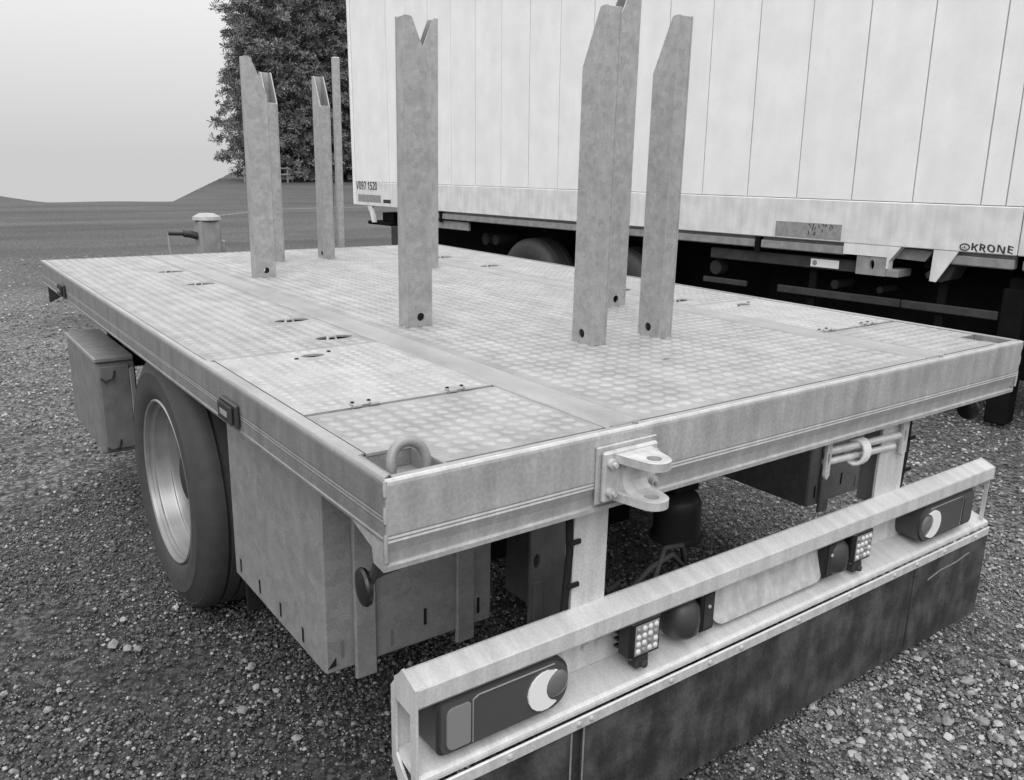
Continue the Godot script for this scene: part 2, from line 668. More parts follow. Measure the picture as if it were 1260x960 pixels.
# ---------------------------------------------------------------- trees
func conifer_meshes(sd: int, H: float, R: float) -> Array:
	var r := RandomNumberGenerator.new()
	r.seed = sd
	var trunk := Mb.new()
	var pts := []
	for i in 9:
		var t := i / 8.0
		pts.append(Vector3(sin(t * 3.0 + sd) * 0.25 * t, H * t, cos(t * 2.3 + sd) * 0.2 * t))
	trunk.tube(pts, 0.24, 8, true, 0.03)
	var limbs := Mb.new()
	var leaf := Mb.new()
	leaf.colored = true
	var nb := 230
	for i in nb:
		var t := 0.02 + 0.98 * pow((i + r.randf()) / nb, 0.9)
		var reach := R * pow(1.0 - t, 0.62) * r.randf_range(0.6, 1.12) * smooth(-0.12, 0.10, t) + 0.25
		var a := i * 2.39996 + r.randf_range(-0.3, 0.3)
		var d := Vector3(cos(a), 0, sin(a))
		var y := H * t
		var root := Vector3(0, y, 0)
		var tip := root + d * reach + Vector3.UP * reach * r.randf_range(-0.18, 0.25)
		limbs.tube([root, root.lerp(tip, 0.55) + Vector3.UP * 0.08 * reach, tip], 0.05 * (1.15 - t), 4, false, 0.012)
		var clumps := 3 + int(reach * 2.2)
		for k in clumps:
			var f := r.randf_range(0.25, 1.02)
			var ce := root.lerp(tip, f) + Vector3(r.randf_range(-1, 1), r.randf_range(-0.6, 0.6), r.randf_range(-1, 1)) * 0.34
			var tone := r.randf_range(0.09, 0.24)
			var size := r.randf_range(0.28, 0.60)
			for s in 34:
				var o := Vector3(r.randf_range(-1, 1), r.randf_range(-0.7, 1.0), r.randf_range(-1, 1)).normalized()
				var side := o.cross(Vector3(r.randf_range(-1, 1), r.randf_range(-1, 1), r.randf_range(-1, 1))).normalized()
				var base := ce + o * size * r.randf_range(0.0, 0.5)
				var e := base + o * size * r.randf_range(0.3, 0.7)
				var wd := r.randf_range(0.022, 0.05)
				var nrm := o.cross(side).normalized()
				if nrm.y < 0.0:
					nrm = -nrm
				var tn := tone * r.randf_range(0.8, 1.25)
				leaf.tint = Color(tn, tn, tn)
				leaf.quad(base - side * wd * 0.5, base + side * wd * 0.5, e + side * wd, e - side * wd, nrm)
	return [trunk.mesh(), limbs.mesh(), leaf.mesh()]

func make_trees() -> void:
	var bark := mat(0.09, 0.9, 0.0, M.rubber.albedo_texture, 0.6)
	var lm := StandardMaterial3D.new()
	lm.vertex_color_use_as_albedo = true
	lm.albedo_color = Color(1, 1, 1)
	lm.roughness = 0.7
	lm.cull_mode = BaseMaterial3D.CULL_DISABLED
	lm.backlight_enabled = true
	lm.backlight = Color(0.03, 0.03, 0.03)
	var kinds := [conifer_meshes(1, 21.0, 3.6), conifer_meshes(2, 18.5, 3.2), conifer_meshes(3, 23.0, 3.8)]
	var spots := [
		[23.6, -63.5, 0, 1.0, "dark conifer at the left end of the wood, over the crest"],
		[26.2, -64.5, 1, 1.0, "dark conifer second from the left end of the wood"],
		[29.6, -65.0, 2, 0.95, "dark conifer behind the gap between the front stakes"],
		[33.0, -65.5, 0, 1.0, "dark conifer beside the white trailer's far corner"],
		[36.6, -66.5, 1, 1.05, "dark conifer mostly hidden behind the white trailer's end"],
		[25.4, -70.0, 2, 1.0, "tall conifer in the second row near the wood's left end"],
		[29.4, -71.0, 0, 1.08, "tall conifer in the second row above the left stakes"],
		[33.6, -71.5, 1, 1.2, "tall conifer in the second row above the thin front post"],
		[37.6, -72.0, 2, 1.0, "tall conifer in the second row touching the white trailer's edge"],
		[40.5, -67.0, 0, 1.0, "conifer at the wood's right, behind the white trailer"],
	]
	var k := 0
	for s in spots:
		var t := thing("conifer_tree", s[4], "tree", Vector3(s[0], 0, s[1]), "conifers at the edge of the field")
		t.rotation.y = k * 1.7
		t.scale = Vector3.ONE * s[3]
		var ms: Array = kinds[s[2]]
		var tr := obj("trunk", ms[0], bark, t)
		obj("limbs", ms[1], bark, tr)
		obj("crown", ms[2], lm, t)
		k += 1
	# a low rail fence at the foot of the wood
	var f := thing("rail_fence", "low pale rail fence at the foot of the conifers", "fence", Vector3(20.7, 0, -60.5))
	var fm := mat(0.30, 0.8, 0.0, M.rubber.albedo_texture, 1.5)
	for i in 3:
		var b := Mb.new()
		b.box(Vector3(i * 1.6 - 0.06, 0, -0.06), Vector3(i * 1.6 + 0.06, 1.15, 0.06), 0.01)
		obj("post", b, fm, f)
	for yy in [0.55, 0.98]:
		var b := Mb.new()
		b.box(Vector3(-0.2, yy, 0.062), Vector3(3.4, yy + 0.11, 0.10), 0.01)
		obj("rail", b, fm, f)

# ---------------------------------------------------------------- the platform trailer
func tread(x0: float, x1: float, z0: float, z1: float, pitch: float, size: float, holes: Array, parent: Node, m: Material, skip := Rect2()) -> void:
	var b := rail_mb()
	var y := -0.002
	var h := 0.0060 * size
	var nx := int((x1 - x0 - 0.012) / pitch)
	var nzc := int((z1 - z0 - 0.012) / pitch)
	var ox := x0 + (x1 - x0 - nx * pitch) * 0.5
	var oz := z0 + (z1 - z0 - nzc * pitch) * 0.5
	for i in nx:
		for j in nzc:
			var c := Vector3(ox + (i + 0.5) * pitch, y, oz + (j + 0.5) * pitch)
			if skip.size.x > 0.0 and skip.grow(0.02).has_point(Vector2(c.x, c.z)):
				continue
			var ok := true
			for q in holes:
				if absf(c.x - q[0]) < q[2] + 0.018 and absf(c.z - q[1]) < q[3] + 0.018:
					ok = false
			if not ok:
				continue
			var d := Vector3(0.7660, 0, 0.6428)
			var p := Vector3(-d.z, 0, d.x)
			var a := pitch * 0.46
			var w := pitch * 0.235
			var t1 := c + d * a
			var t2 := c - d * a
			var s1 := c + d * a * 0.4 + p * w
			var s2 := c - d * a * 0.4 + p * w
			var s3 := c - d * a * 0.4 - p * w
			var s4 := c + d * a * 0.4 - p * w
			var r1 := c + d * a * 0.45 + Vector3.UP * h
			var r2 := c - d * a * 0.45 + Vector3.UP * h
			var u := Vector3.UP
			var np := (u + p * 0.8).normalized()
			var nm := (u - p * 0.8).normalized()
			var n1 := (u + d * 0.3).normalized()
			var n2 := (u - d * 0.3).normalized()
			b.tri3(t1, n1, s1, np, r1, u)
			b.tri3(s1, np, s2, np, r2, u)
			b.tri3(s1, np, r2, u, r1, u)
			b.tri3(s2, np, t2, n2, r2, u)
			b.tri3(t2, n2, s3, nm, r2, u)
			b.tri3(s3, nm, s4, nm, r1, u)
			b.tri3(s3, nm, r1, u, r2, u)
			b.tri3(s4, nm, t1, n1, r1, u)
	var o := obj("tread_bars", b, m, parent)
	o.set_meta("kind", "stuff")

func rect(x0: float, z0: float, x1: float, z1: float) -> PackedVector2Array:
	return PackedVector2Array([Vector2(x0, z0), Vector2(x1, z0), Vector2(x1, z1), Vector2(x0, z1)])

func deck_parts(T: Node3D) -> void:
	var top := -0.002
	var bot := -0.008
	# main plate
	var b := rail_mb()
	b.prism(rect(0.693, -4.045, 1.942, -0.5), 1, bot, top)
	b.holed(rect(0.693, -0.5, 1.942, -0.033), Vector2(1.218, -0.461), 0.016, 0.007, 1, bot, top)
	var mp := obj("deck_plate", b, M.plate, T)
	mp.set_meta("label", "wide middle deck plate of chequered steel")
	var keep := [[1.218, -0.461, 0.02, 0.01]]
	tread(0.693, 1.942, -4.045, -0.033, 0.0478, 1.0, keep, mp, M.bars)
	# flat strips between the plates
	for s in [[0.579, 0.690], [1.945, 2.060]]:
		b = rail_mb()
		b.box(Vector3(s[0], -0.009, -4.045), Vector3(s[1], 0.0, -0.03), 0.003)
		obj("deck_strip", b, M.strip, T)
	# the outer plates on both sides, their hatches and corner pockets
	for side in 2:
		var xi := 0.574 if side == 0 else 2.063
		var xo := 0.045 if side == 0 else 2.505
		var xr := 0.028 if side == 0 else 2.522
		var xs := 0.487 if side == 0 else 2.130
		var lo := minf(xi, xo)
		var hi := maxf(xi, xo)
		var lo2 := minf(xi, xr)
		var hi2 := maxf(xi, xr)
		b = rail_mb()
		var slots := [-3.26, -2.744, -1.645, -1.279]
		var cuts := [-4.045, -3.0, -2.2, -1.46, -1.14]
		for k in 4:
			b.holed(rect(lo2, cuts[k], hi2, cuts[k + 1]), Vector2(xs, slots[k]), 0.066, 0.030, 1, bot, top, true, true)
		var op := obj("deck_plate", b, M.plate, T)
		var hs := []
		for q in slots:
			hs.append([xs, q, 0.07, 0.034])
		tread(lo2, hi2, -4.045, -1.14, 0.0425, 0.9, hs, op, M.bars)
		for q in slots:
			b = rail_mb()
			b.box(Vector3(xs - 0.075, -0.028, q - 0.04), Vector3(xs + 0.075, -0.0245, q + 0.04), 0.001)
			for e in [[-0.075, -0.069, -0.04, 0.04], [0.069, 0.075, -0.04, 0.04], [-0.069, 0.069, -0.04, -0.034], [-0.069, 0.069, 0.034, 0.04]]:
				b.box(Vector3(xs + e[0], -0.0245, q + e[2]), Vector3(xs + e[1], -0.0085, q + e[3]), 0.001)
			var cup := obj("lashing_cup", b, M.under, T)
			b = rail_mb()
			b.tube([Vector3(xs - 0.035, -0.016, q + 0.028), Vector3(xs - 0.03, 0.004, q + 0.018), Vector3(xs - 0.005, 0.004, q + 0.014), Vector3(xs + 0.0, -0.016, q + 0.024)], 0.006, 8)
			obj("lashing_bar", b, M.strip, cup)
		# hatch cover with a finger hole and two hinges
		var hx := 0.315 if side == 0 else 2.31
		b = rail_mb()
		b.holed(rect(lo, -1.134, hi, -0.478), Vector2(hx, -1.053), 0.036, 0.022, 1, bot, top + 0.001)
		var hc := obj("hatch_cover", b, M.hatch, T)
		hc.set_meta("label", "bright chequered hatch cover with a finger hole")
		tread(lo, hi, -1.134, -0.478, 0.0335, 0.9, [[hx, -1.053, 0.05, 0.03]], hc, M.hatch_bars)
		b = rail_mb()
		b.box(Vector3(hx - 0.05, -0.03, -1.09), Vector3(hx + 0.05, -0.02, -1.015), 0.002)
		obj("latch_well", b, M.dark, hc)
		for e in [-0.062, 0.062]:
			b = rail_mb()
			b.lathe([Vector2(0.0, 0.0), Vector2(0.006, 0.0), Vector2(0.006, 0.002), Vector2(0.0, 0.0035)], Vector3(hx + e, 0.0, -1.053 - e * 0.4), Vector3.UP, 10)
			obj("screw", b, M.dark, hc)
		for px in [0.20, 0.47]:
			var cx: float = px if side == 0 else WID - px
			b = rail_mb()
			b.tube([Vector3(cx - 0.035, 0.002, -0.472), Vector3(cx - 0.012, 0.002, -0.472)], 0.0065, 8)
			b.tube([Vector3(cx + 0.012, 0.002, -0.472), Vector3(cx + 0.035, 0.002, -0.472)], 0.0065, 8)
			b.box(Vector3(cx - 0.03, -0.001, -0.51), Vector3(cx + 0.03, 0.003, -0.478), 0.001)
			var hg := obj("hinge", b, M.strip, hc)
			for e in [-0.022, 0.022]:
				b = rail_mb()
				b.lathe([Vector2(0.0, 0.0), Vector2(0.0055, 0.0), Vector2(0.004, 0.003), Vector2(0.0, 0.003)], Vector3(cx + e, 0.003, -0.50), Vector3.UP, 8)
				obj("rivet", b, M.dark, hg)
		# rear plate, its outer corner cut away for the lashing ring
		b = rail_mb()
		var poly: PackedVector2Array
		if side == 0:
			poly = PackedVector2Array([Vector2(0.045, -0.464), Vector2(0.574, -0.464), Vector2(0.574, -0.033), Vector2(0.146, -0.033), Vector2(0.146, -0.158), Vector2(0.045, -0.158)])
		else:
			poly = PackedVector2Array([Vector2(2.505, -0.464), Vector2(2.063, -0.464), Vector2(2.063, -0.033), Vector2(2.404, -0.033), Vector2(2.404, -0.158), Vector2(2.505, -0.158)])
		b.prism(poly, 1, bot, top)
		var rp := obj("deck_plate", b, M.plate, T)
		var sk := Rect2(0.0, -0.158, 0.146, 0.2) if side == 0 else Rect2(2.404, -0.158, 0.2, 0.2)
		tread(lo, hi, -0.464, -0.033, 0.0425, 0.9, [], rp, M.bars, sk)
		# pocket and ring
		b = rail_mb(side == 1)
		b.box(Vector3(0.012, -0.05, -0.162), Vector3(0.150, -0.044, -0.012), 0.001)
		b.box(Vector3(0.012, -0.044, -0.166), Vector3(0.150, -0.009, -0.160), 0.001)
		b.box(Vector3(0.1465, -0.044, -0.159), Vector3(0.1525, -0.001, -0.012), 0.001)
		b.box(Vector3(0.0265, -0.044, -0.159), Vector3(0.0305, -0.001, -0.025), 0.001)
		obj("corner_pocket", b, M.box, T)
		b = rail_mb(side == 1)
		var arc := []
		arc.append(Vector3(0.045, -0.044, -0.055))
		for k in 13:
			var t := PI - PI * k / 12.0
			arc.append(Vector3(0.084 + 0.039 * cos(t), 0.004 + 0.040 * sin(t), -0.055 - 0.010 * sin(t)))
		arc.append(Vector3(0.123, -0.044, -0.055))
		if side == 1:          # folded down into its pocket
			arc = arc.map(func(p): return Vector3(p.x, -0.028, -0.06 - (p.y + 0.044) * 0.8))
		b.tube(arc, 0.0105, 12)
		obj("lashing_ring", b, M.box, T)

func frame_parts(T: Node3D) -> void:
	var b: Mb
	# side rails
	for side in 2:
		b = rail_mb(side == 1)
		var prof := PackedVector2Array([Vector2(0.008, 0.0), Vector2(0.004, -0.0015), Vector2(0.0012, -0.005), Vector2(0.0, -0.010), Vector2(0.0, -0.070), Vector2(0.0018, -0.074), Vector2(0.0, -0.078), Vector2(0.0018, -0.082), Vector2(0.0, -0.086), Vector2(0.0018, -0.090), Vector2(0.0015, -0.094), Vector2(0.0015, -0.117), Vector2(-0.0015, -0.119), Vector2(-0.0015, -0.125), Vector2(0.03, -0.125), Vector2(0.03, -0.119), Vector2(0.008, -0.119), Vector2(0.008, -0.006)])
		b.prism(prof, 2, -4.06, -0.007)
		var rl := obj("side_rail", b, M.rail, T)
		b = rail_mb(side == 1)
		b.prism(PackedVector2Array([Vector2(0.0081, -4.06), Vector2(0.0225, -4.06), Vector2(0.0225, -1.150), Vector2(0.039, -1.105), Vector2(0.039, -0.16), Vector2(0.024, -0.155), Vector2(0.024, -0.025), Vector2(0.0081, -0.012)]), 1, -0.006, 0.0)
		obj("top_flange", b, M.strip, rl)  # worn rim, its edge highlight also put into the paler strip colour
		b = rail_mb(side == 1)
		b.prism(PackedVector2Array([Vector2(-0.15, -0.1252), Vector2(-0.056, -0.155), Vector2(-0.05, -0.186), Vector2(-0.008, -0.19), Vector2(-0.008, -0.1252)]), 0, 0.0005, 0.0075)
		obj("gusset", b, M.beam, rl)
		b = rail_mb(side == 1)
		for w in [[-0.034, -0.003], [-0.088, -0.056], [-0.168, -0.112]]:
			b.tube([Vector3(0.0045, w[0], -0.0035), Vector3(0.0035, (w[0] + w[1]) * 0.5, -0.003), Vector3(0.0045, w[1], -0.0035)], 0.0045, 7)
		obj("corner_weld", b, M.beam, rl)
		b = rail_mb(side == 1)
		b.box(Vector3(0.0085, -0.186, -0.018), Vector3(0.014, -0.008, -0.0128), 0.001)
		obj("gap_shade_liner", b, M.dark, rl)  # dark strip set behind the weld gaps, stands in for their shade
		# side marker lamps
		for mz in [-0.86, -3.38]:
			b = rail_mb(side == 1)
			b.box(Vector3(-0.012, -0.112, mz - 0.066), Vector3(-0.0005, -0.048, mz + 0.066), 0.004)
			var lp := obj("side_marker_lamp", b, M.plastic, T)
			b = rail_mb(side == 1)
			b.box(Vector3(-0.022, -0.106, mz - 0.054), Vector3(-0.0122, -0.054, mz + 0.050), 0.005)
			obj("lens", b, M.guard, lp)
			b = rail_mb(side == 1)
			b.box(Vector3(-0.0235, -0.088, mz - 0.03), Vector3(-0.0221, -0.072, mz + 0.028), 0.0006)
			obj("reflector", b, M.frame_grey, lp)
	# rear beam
	b = rail_mb()
	b.prism(PackedVector2Array([Vector2(-0.008, -0.0005), Vector2(-0.0045, -0.0018), Vector2(-0.0012, -0.006), Vector2(0.0, -0.012), Vector2(0.0, -0.112), Vector2(-0.0016, -0.116), Vector2(0.0, -0.120), Vector2(-0.0016, -0.124), Vector2(0.0, -0.128), Vector2(-0.003, -0.132), Vector2(-0.010, -0.152), Vector2(-0.014, -0.177), Vector2(-0.007, -0.180), Vector2(-0.007, -0.190), Vector2(-0.05, -0.190), Vector2(-0.05, -0.184), Vector2(-0.022, -0.184), Vector2(-0.018, -0.152), Vector2(-0.012, -0.132), Vector2(-0.010, -0.110), Vector2(-0.0082, -0.006)]), 0, 0.005, WID - 0.005)
	var rb := obj("rear_beam", b, M.beam, T)
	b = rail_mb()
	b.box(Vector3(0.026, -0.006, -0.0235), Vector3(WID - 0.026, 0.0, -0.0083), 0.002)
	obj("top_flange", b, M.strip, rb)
	for cx in [0.632, 1.985]:
		b = rail_mb()
		b.box(Vector3(cx - 0.04, -0.004, -0.032), Vector3(cx + 0.05, 0.0008, -0.0237), 0.001)
		b.lathe([Vector2(0.0, 0.0), Vector2(0.007, 0.0), Vector2(0.006, 0.004), Vector2(0.0, 0.005)], Vector3(cx + 0.022, 0.0, -0.015), Vector3.UP, 8)
		obj("weld_tab", b, M.rail, T)
	# front beam
	b = rail_mb()
	b.box(Vector3(0.0, -0.125, -4.075), Vector3(WID, 0.0, -4.0605), 0.004)
	obj("front_beam", b, M.rail, T)
	# dark pan added under the plates to block light, and cross members
	b = rail_mb()
	b.box(Vector3(0.032, -0.046, -4.055), Vector3(WID - 0.032, -0.034, -0.168), 0.001)
	b.box(Vector3(0.16, -0.046, -0.1675), Vector3(WID - 0.16, -0.034, -0.0225), 0.001)
	obj("light_block_pan", b, M.under, T)
	for k in 7:
		b = rail_mb()
		var z := -0.45 - k * 0.55
		b.box(Vector3(0.035, -0.118, z - 0.03), Vector3(WID - 0.035, -0.047, z + 0.03), 0.003)
		obj("cross_member", b, M.under, T)
	# main frame beams
	for cx in [0.86, 1.69]:
		b = rail_mb()
		for f in [[-0.10, -0.185, -0.170], [-0.10, -0.52, -0.505]]:
			b.box(Vector3(cx - 0.07, f[1], -4.05), Vector3(cx + 0.07, f[2], -0.75), 0.003)
		b.box(Vector3(cx - 0.006, -0.5045, -4.05), Vector3(cx + 0.006, -0.1855, -0.75), 0.001)
		obj("frame_beam", b, M.under, T)
	for k in 4:
		b = rail_mb()
		var z := -0.95 - k * 0.95
		b.box(Vector3(0.80, -0.169, z - 0.05), Vector3(1.75, -0.119, z + 0.05), 0.003)
		obj("spacer", b, M.under, T)
	# drawbar, jack and thin post at the front
	b = rail_mb()
	b.box(Vector3(1.02, -0.42, -4.95), Vector3(1.16, -0.26, -4.0), 0.006)
	obj("drawbar", b, M.under, T)
	b = rail_mb()
	b.box(Vector3(1.02, -0.95, -4.68), Vector3(1.165, 0.165, -4.54), 0.012)
	b.box(Vector3(1.125, -0.2, -4.70), Vector3(1.195, 0.03, -4.56), 0.008)
	b.box(Vector3(0.99, -1.10, -4.71), Vector3(1.195, -1.07, -4.51), 0.006)
	b.box(Vector3(1.05, -1.07, -4.65), Vector3(1.135, -0.95, -4.57), 0.006)
	var jk := obj("support_jack", b, M.frame_grey, T)
	b = rail_mb()
	b.lathe([Vector2(0.0, 0.046), Vector2(0.05, 0.042), Vector2(0.088, 0.022), Vector2(0.095, 0.0), Vector2(0.0, 0.0)].map(func(q): return q), Vector3(1.0925, 0.166, -4.61), Vector3.UP, 20)
	obj("cap", b, M.strip, jk)
	b = rail_mb()
	b.tube([Vector3(1.02, 0.06, -4.6), Vector3(0.97, 0.075, -4.6), Vector3(0.93, 0.08, -4.6)], 0.026, 10)
	b.tube([Vector3(0.93, 0.08, -4.6), Vector3(0.83, 0.085, -4.6)], 0.016, 10)
	obj("crank_shaft", b, M.plastic, jk)
	b = rail_mb()
	b.tube([Vector3(0.835, 0.092, -4.6), Vector3(0.832, 0.02, -4.595), Vector3(0.845, -0.12, -4.59)], 0.008, 8)
	obj("crank_handle", b, M.strip, jk)
	b = rail_mb()
	b.box(Vector3(1.832, -0.30, -4.17), Vector3(1.877, 1.222, -4.13), 0.006)
	b.box(Vector3(1.80, -0.12, -4.13), Vector3(1.91, -0.04, -4.076), 0.004)
	obj("front_post", b, M.stake, T)
	b = rail_mb()
	b.tube([Vector3(1.79, -0.05, -4.14), Vector3(1.795, 0.4, -4.14), Vector3(1.79, 0.93, -4.14)], 0.010, 8)
	obj("hose", b, M.dark, T)
	b = rail_mb()
	b.prism(PackedVector2Array([Vector2(-4.05, -0.1255), Vector2(-3.62, -0.1255), Vector2(-3.62, -0.14), Vector2(-4.05, -0.235)]), 0, 0.02, 0.03)
	obj("front_bracket", b, M.under, T)

func wheel(T: Node3D, x0: float, mirrored: bool, outer: bool) -> void:
	var hub := Vector3(0, 0.493 - DY, -1.845)
	var b := rail_mb(mirrored)
	var half := [Vector2(0.298, 0.062), Vector2(0.312, 0.056), Vector2(0.322, 0.046), Vector2(0.345, 0.036), Vector2(0.38, 0.030), Vector2(0.412, 0.033), Vector2(0.414, 0.0325), Vector2(0.4155, 0.034), Vector2(0.44, 0.044), Vector2(0.455, 0.054), Vector2(0.463, 0.060), Vector2(0.466, 0.059), Vector2(0.477, 0.070), Vector2(0.4845, 0.086), Vector2(0.4875, 0.108), Vector2(0.4885, 0.118), Vector2(0.476, 0.120), Vector2(0.476, 0.130), Vector2(0.489, 0.132), Vector2(0.4895, 0.168), Vector2(0.477, 0.170)]
	var prof := []
	for p in half:
		prof.append(Vector2(p.x, x0 + p.y))
	for i in half.size():
		var p: Vector2 = half[half.size() - 1 - i]
		prof.append(Vector2(p.x, x0 + 0.35 - p.y))
	# the lathe's normal points to the left of the way along; run it so that it points outwards
	prof.reverse()
	b.lathe(prof, hub, Vector3.RIGHT, 72)
	var w := Node3D.new()
	w.name = "wheel"
	T.add_child(w, true)
	obj("tyre", b, M.tyre, w)
	b = rail_mb(mirrored)
	var r := [Vector2(0.300, 0.066), Vector2(0.311, 0.058), Vector2(0.313, 0.049), Vector2(0.308, 0.044), Vector2(0.302, 0.048), Vector2(0.299, 0.062), Vector2(0.297, 0.074), Vector2(0.286, 0.077), Vector2(0.284, 0.084), Vector2(0.279, 0.124), Vector2(0.277, 0.130), Vector2(0.266, 0.132), Vector2(0.264, 0.138), Vector2(0.261, 0.172), Vector2(0.250, 0.175), Vector2(0.248, 0.182), Vector2(0.245, 0.228), Vector2(0.238, 0.240)]
	var q := []
	for p in r:
		q.append(Vector2(p.x, x0 + p.y))
	b.lathe(q, hub, Vector3.RIGHT, 72)
	obj("rim", b, M.rim, w)
	b = rail_mb(mirrored)
	b.lathe([Vector2(0.2385, x0 + 0.232), Vector2(0.20, x0 + 0.240), Vector2(0.165, x0 + 0.225), Vector2(0.155, x0 + 0.210), Vector2(0.13, x0 + 0.203)], hub, Vector3.RIGHT, 48)
	obj("wheel_disc", b, M.guard, w)
	b = rail_mb(mirrored)
	b.lathe([Vector2(0.139, x0 + 0.202), Vector2(0.135, x0 + 0.17), Vector2(0.115, x0 + 0.16), Vector2(0.10, x0 + 0.13), Vector2(0.085, x0 + 0.118), Vector2(0.0, x0 + 0.115)], hub, Vector3.RIGHT, 32)
	obj("hub", b, M.guard, w)
	if outer:
		for k in 10:
			var a := TAU * k / 10.0
			b = rail_mb(mirrored)
			var c := hub + Vector3(0, cos(a) * 0.1675, sin(a) * 0.1675)
			b.tube([c + Vector3(x0 + 0.185, 0, 0), c + Vector3(x0 + 0.226, 0, 0)], 0.016, 6)
			obj("wheel_nut", b, M.guard, w)

func body_parts(T: Node3D) -> void:
	var b: Mb
	for side in 2:
		var mi := side == 1
		wheel(T, 0.0, mi, true)
		wheel(T, 0.335, mi, false)
		# storage box behind the wheel
		var o := 0.0 if side == 0 else -0.03
		b = rail_mb(mi)
		b.box(Vector3(0.06 + o, -0.676, -1.115), Vector3(0.56 + o, -0.126, -0.445), 0.006)
		var bx := obj("storage_box", b, M.box, T)
		for st in [[0.136, 0.196], [0.437, 0.495]]:
			b = rail_mb(mi)
			b.box(Vector3(st[0] + o, -0.708, -0.4445), Vector3(st[1] + o, -0.14, -0.430), 0.004)
			obj("strap", b, M.box, bx)
		for sl in [[0.105, -0.615], [0.245, -0.63], [0.345, -0.60], [0.515, -0.62]]:
			b = rail_mb(mi)
			b.box(Vector3(sl[0] + o - 0.0045, sl[1] - 0.024, -0.4449), Vector3(sl[0] + o + 0.0045, sl[1] + 0.024, -0.4435), 0.0006)
			obj("painted_slot", b, M.dark if sl[0] > 0.3 else M.box_dark, bx)  # thin plate on the face, the slot's inner shade put into its colour
		for z in [-1.06, -0.90, -0.74, -0.585]:
			b = rail_mb(mi)
			b.box(Vector3(0.0585 + o, -0.650, z - 0.0055), Vector3(0.0599 + o, -0.607, z + 0.0055), 0.0006)
			obj("painted_slot", b, M.dark, bx)  # slot drawn as a flat dark plate, shade as colour
		b = rail_mb(mi)
		b.prism(PackedVector2Array([Vector2(0.064 + o, -0.66), Vector2(0.088 + o, -0.655), Vector2(0.088 + o, -0.632)]), 2, -0.4449, -0.4436)
		obj("corner_notch", b, M.dark, bx)
		# tool box in front of the wheel
		b = rail_mb(mi)
		b.box(Vector3(0.0, -0.755, -3.46), Vector3(0.165, -0.325, -2.745), 0.008)
		var tb := obj("tool_box", b, M.box_dark, T)
		b = rail_mb(mi)
		b.box(Vector3(-0.008, -0.327, -3.47), Vector3(0.16, -0.302, -2.735), 0.006)
		obj("lid", b, M.box, tb)
		b = rail_mb(mi)
		b.box(Vector3(0.01, -0.735, -2.7449), Vector3(0.135, -0.345, -2.733), 0.003)
		var dr := obj("door", b, M.box_dark, tb)
		for yy in [-0.375, -0.70]:
			b = rail_mb(mi)
			b.tube([Vector3(0.012, yy - 0.02, -2.73), Vector3(0.03, yy - 0.035, -2.722), Vector3(0.06, yy - 0.025, -2.722), Vector3(0.072, yy + 0.01, -2.731)], 0.004, 6)
			obj("latch_wire", b, M.guard, dr)
		b = rail_mb(mi)
		b.box(Vector3(0.135, -0.76, -2.7449), Vector3(0.158, -0.36, -2.728), 0.004)
		obj("edge_angle", b, M.box, tb)
		for z in [-3.3, -2.95]:
			b = rail_mb(mi)
			b.box(Vector3(0.166, -0.7, z - 0.03), Vector3(0.20, -0.119, z + 0.03), 0.003)
			b.box(Vector3(0.201, -0.4, z - 0.03), Vector3(0.80, -0.33, z + 0.03), 0.003)
			obj("hanger", b, M.under, tb)
		# mudguard over the twin wheel
		b = rail_mb(mi)
		var arc := []
		for k in 15:
			var t := deg_to_rad(48.0 + 84.0 * k / 14.0)
			arc.append(Vector2(-1.845 - 0.535 * cos(t), 0.493 - DY + 0.50 * sin(t)))
		for k in 14:
			var p: Vector2 = arc[k]
			var q: Vector2 = arc[k + 1]
			var nn := Vector3(0, (p.y + q.y) * 0.5 - (0.493 - DY), (p.x + q.x) * 0.5 + 1.845).normalized()
			b.quad(Vector3(0.16, p.y, p.x), Vector3(0.16, q.y, q.x), Vector3(0.68, q.y, q.x), Vector3(0.68, p.y, p.x), nn)
			b.quad(Vector3(0.16, p.y - 0.004, p.x), Vector3(0.16, q.y - 0.004, q.x), Vector3(0.68, q.y - 0.004, q.x), Vector3(0.68, p.y - 0.004, p.x), -nn)
		obj("mudguard", b, M.dark, T)
		b = rail_mb(mi)
		b.box(Vector3(0.10, -0.84, -1.160), Vector3(0.66, -0.14, -1.148), 0.002)
		obj("mud_flap", b, M.dark, T)
		# hanging rear position lamp on a rubber arm
		b = rail_mb(mi)
		b.tube([Vector3(0.040, -0.185, -0.10), Vector3(0.036, -0.24, -0.115), Vector3(0.030, -0.275, -0.13)], 0.009, 8)
		b.tube([Vector3(0.052, -0.188, -0.12), Vector3(0.046, -0.24, -0.125)], 0.006, 8)
		b.tube([Vector3(0.030, -0.262, -0.135), Vector3(0.06, -0.252, -0.13), Vector3(0.10, -0.245, -0.125)], 0.012, 8)
		var pl := obj("position_lamp", b, M.plastic, T)
		b = rail_mb(mi)
		b.lathe([Vector2(0.0, -0.014), Vector2(0.026, -0.013), Vector2(0.039, -0.008), Vector2(0.042, 0.0), Vector2(0.039, 0.006), Vector2(0.026, 0.010), Vector2(0.0, 0.012)].map(func(p): return Vector2(p.x, -p.y)), Vector3(0.022, -0.285, -0.142), Vector3(0.985, 0.0, 0.12).normalized(), 24)
		obj("lens", b, M.black, pl)
		for e in [[0.040, -0.197, -0.092], [0.052, -0.203, -0.113]]:
			b = rail_mb(mi)
			b.tube([Vector3(e[0], e[1], e[2]), Vector3(e[0], e[1], e[2] + 0.01)], 0.005, 6)
			obj("bolt", b, M.chrome, pl)
	# dark flap added between the wheels to keep light from under the deck
	b = rail_mb()
	b.box(Vector3(0.70, -0.93, -1.172), Vector3(1.80, -0.12, -1.162), 0.002)
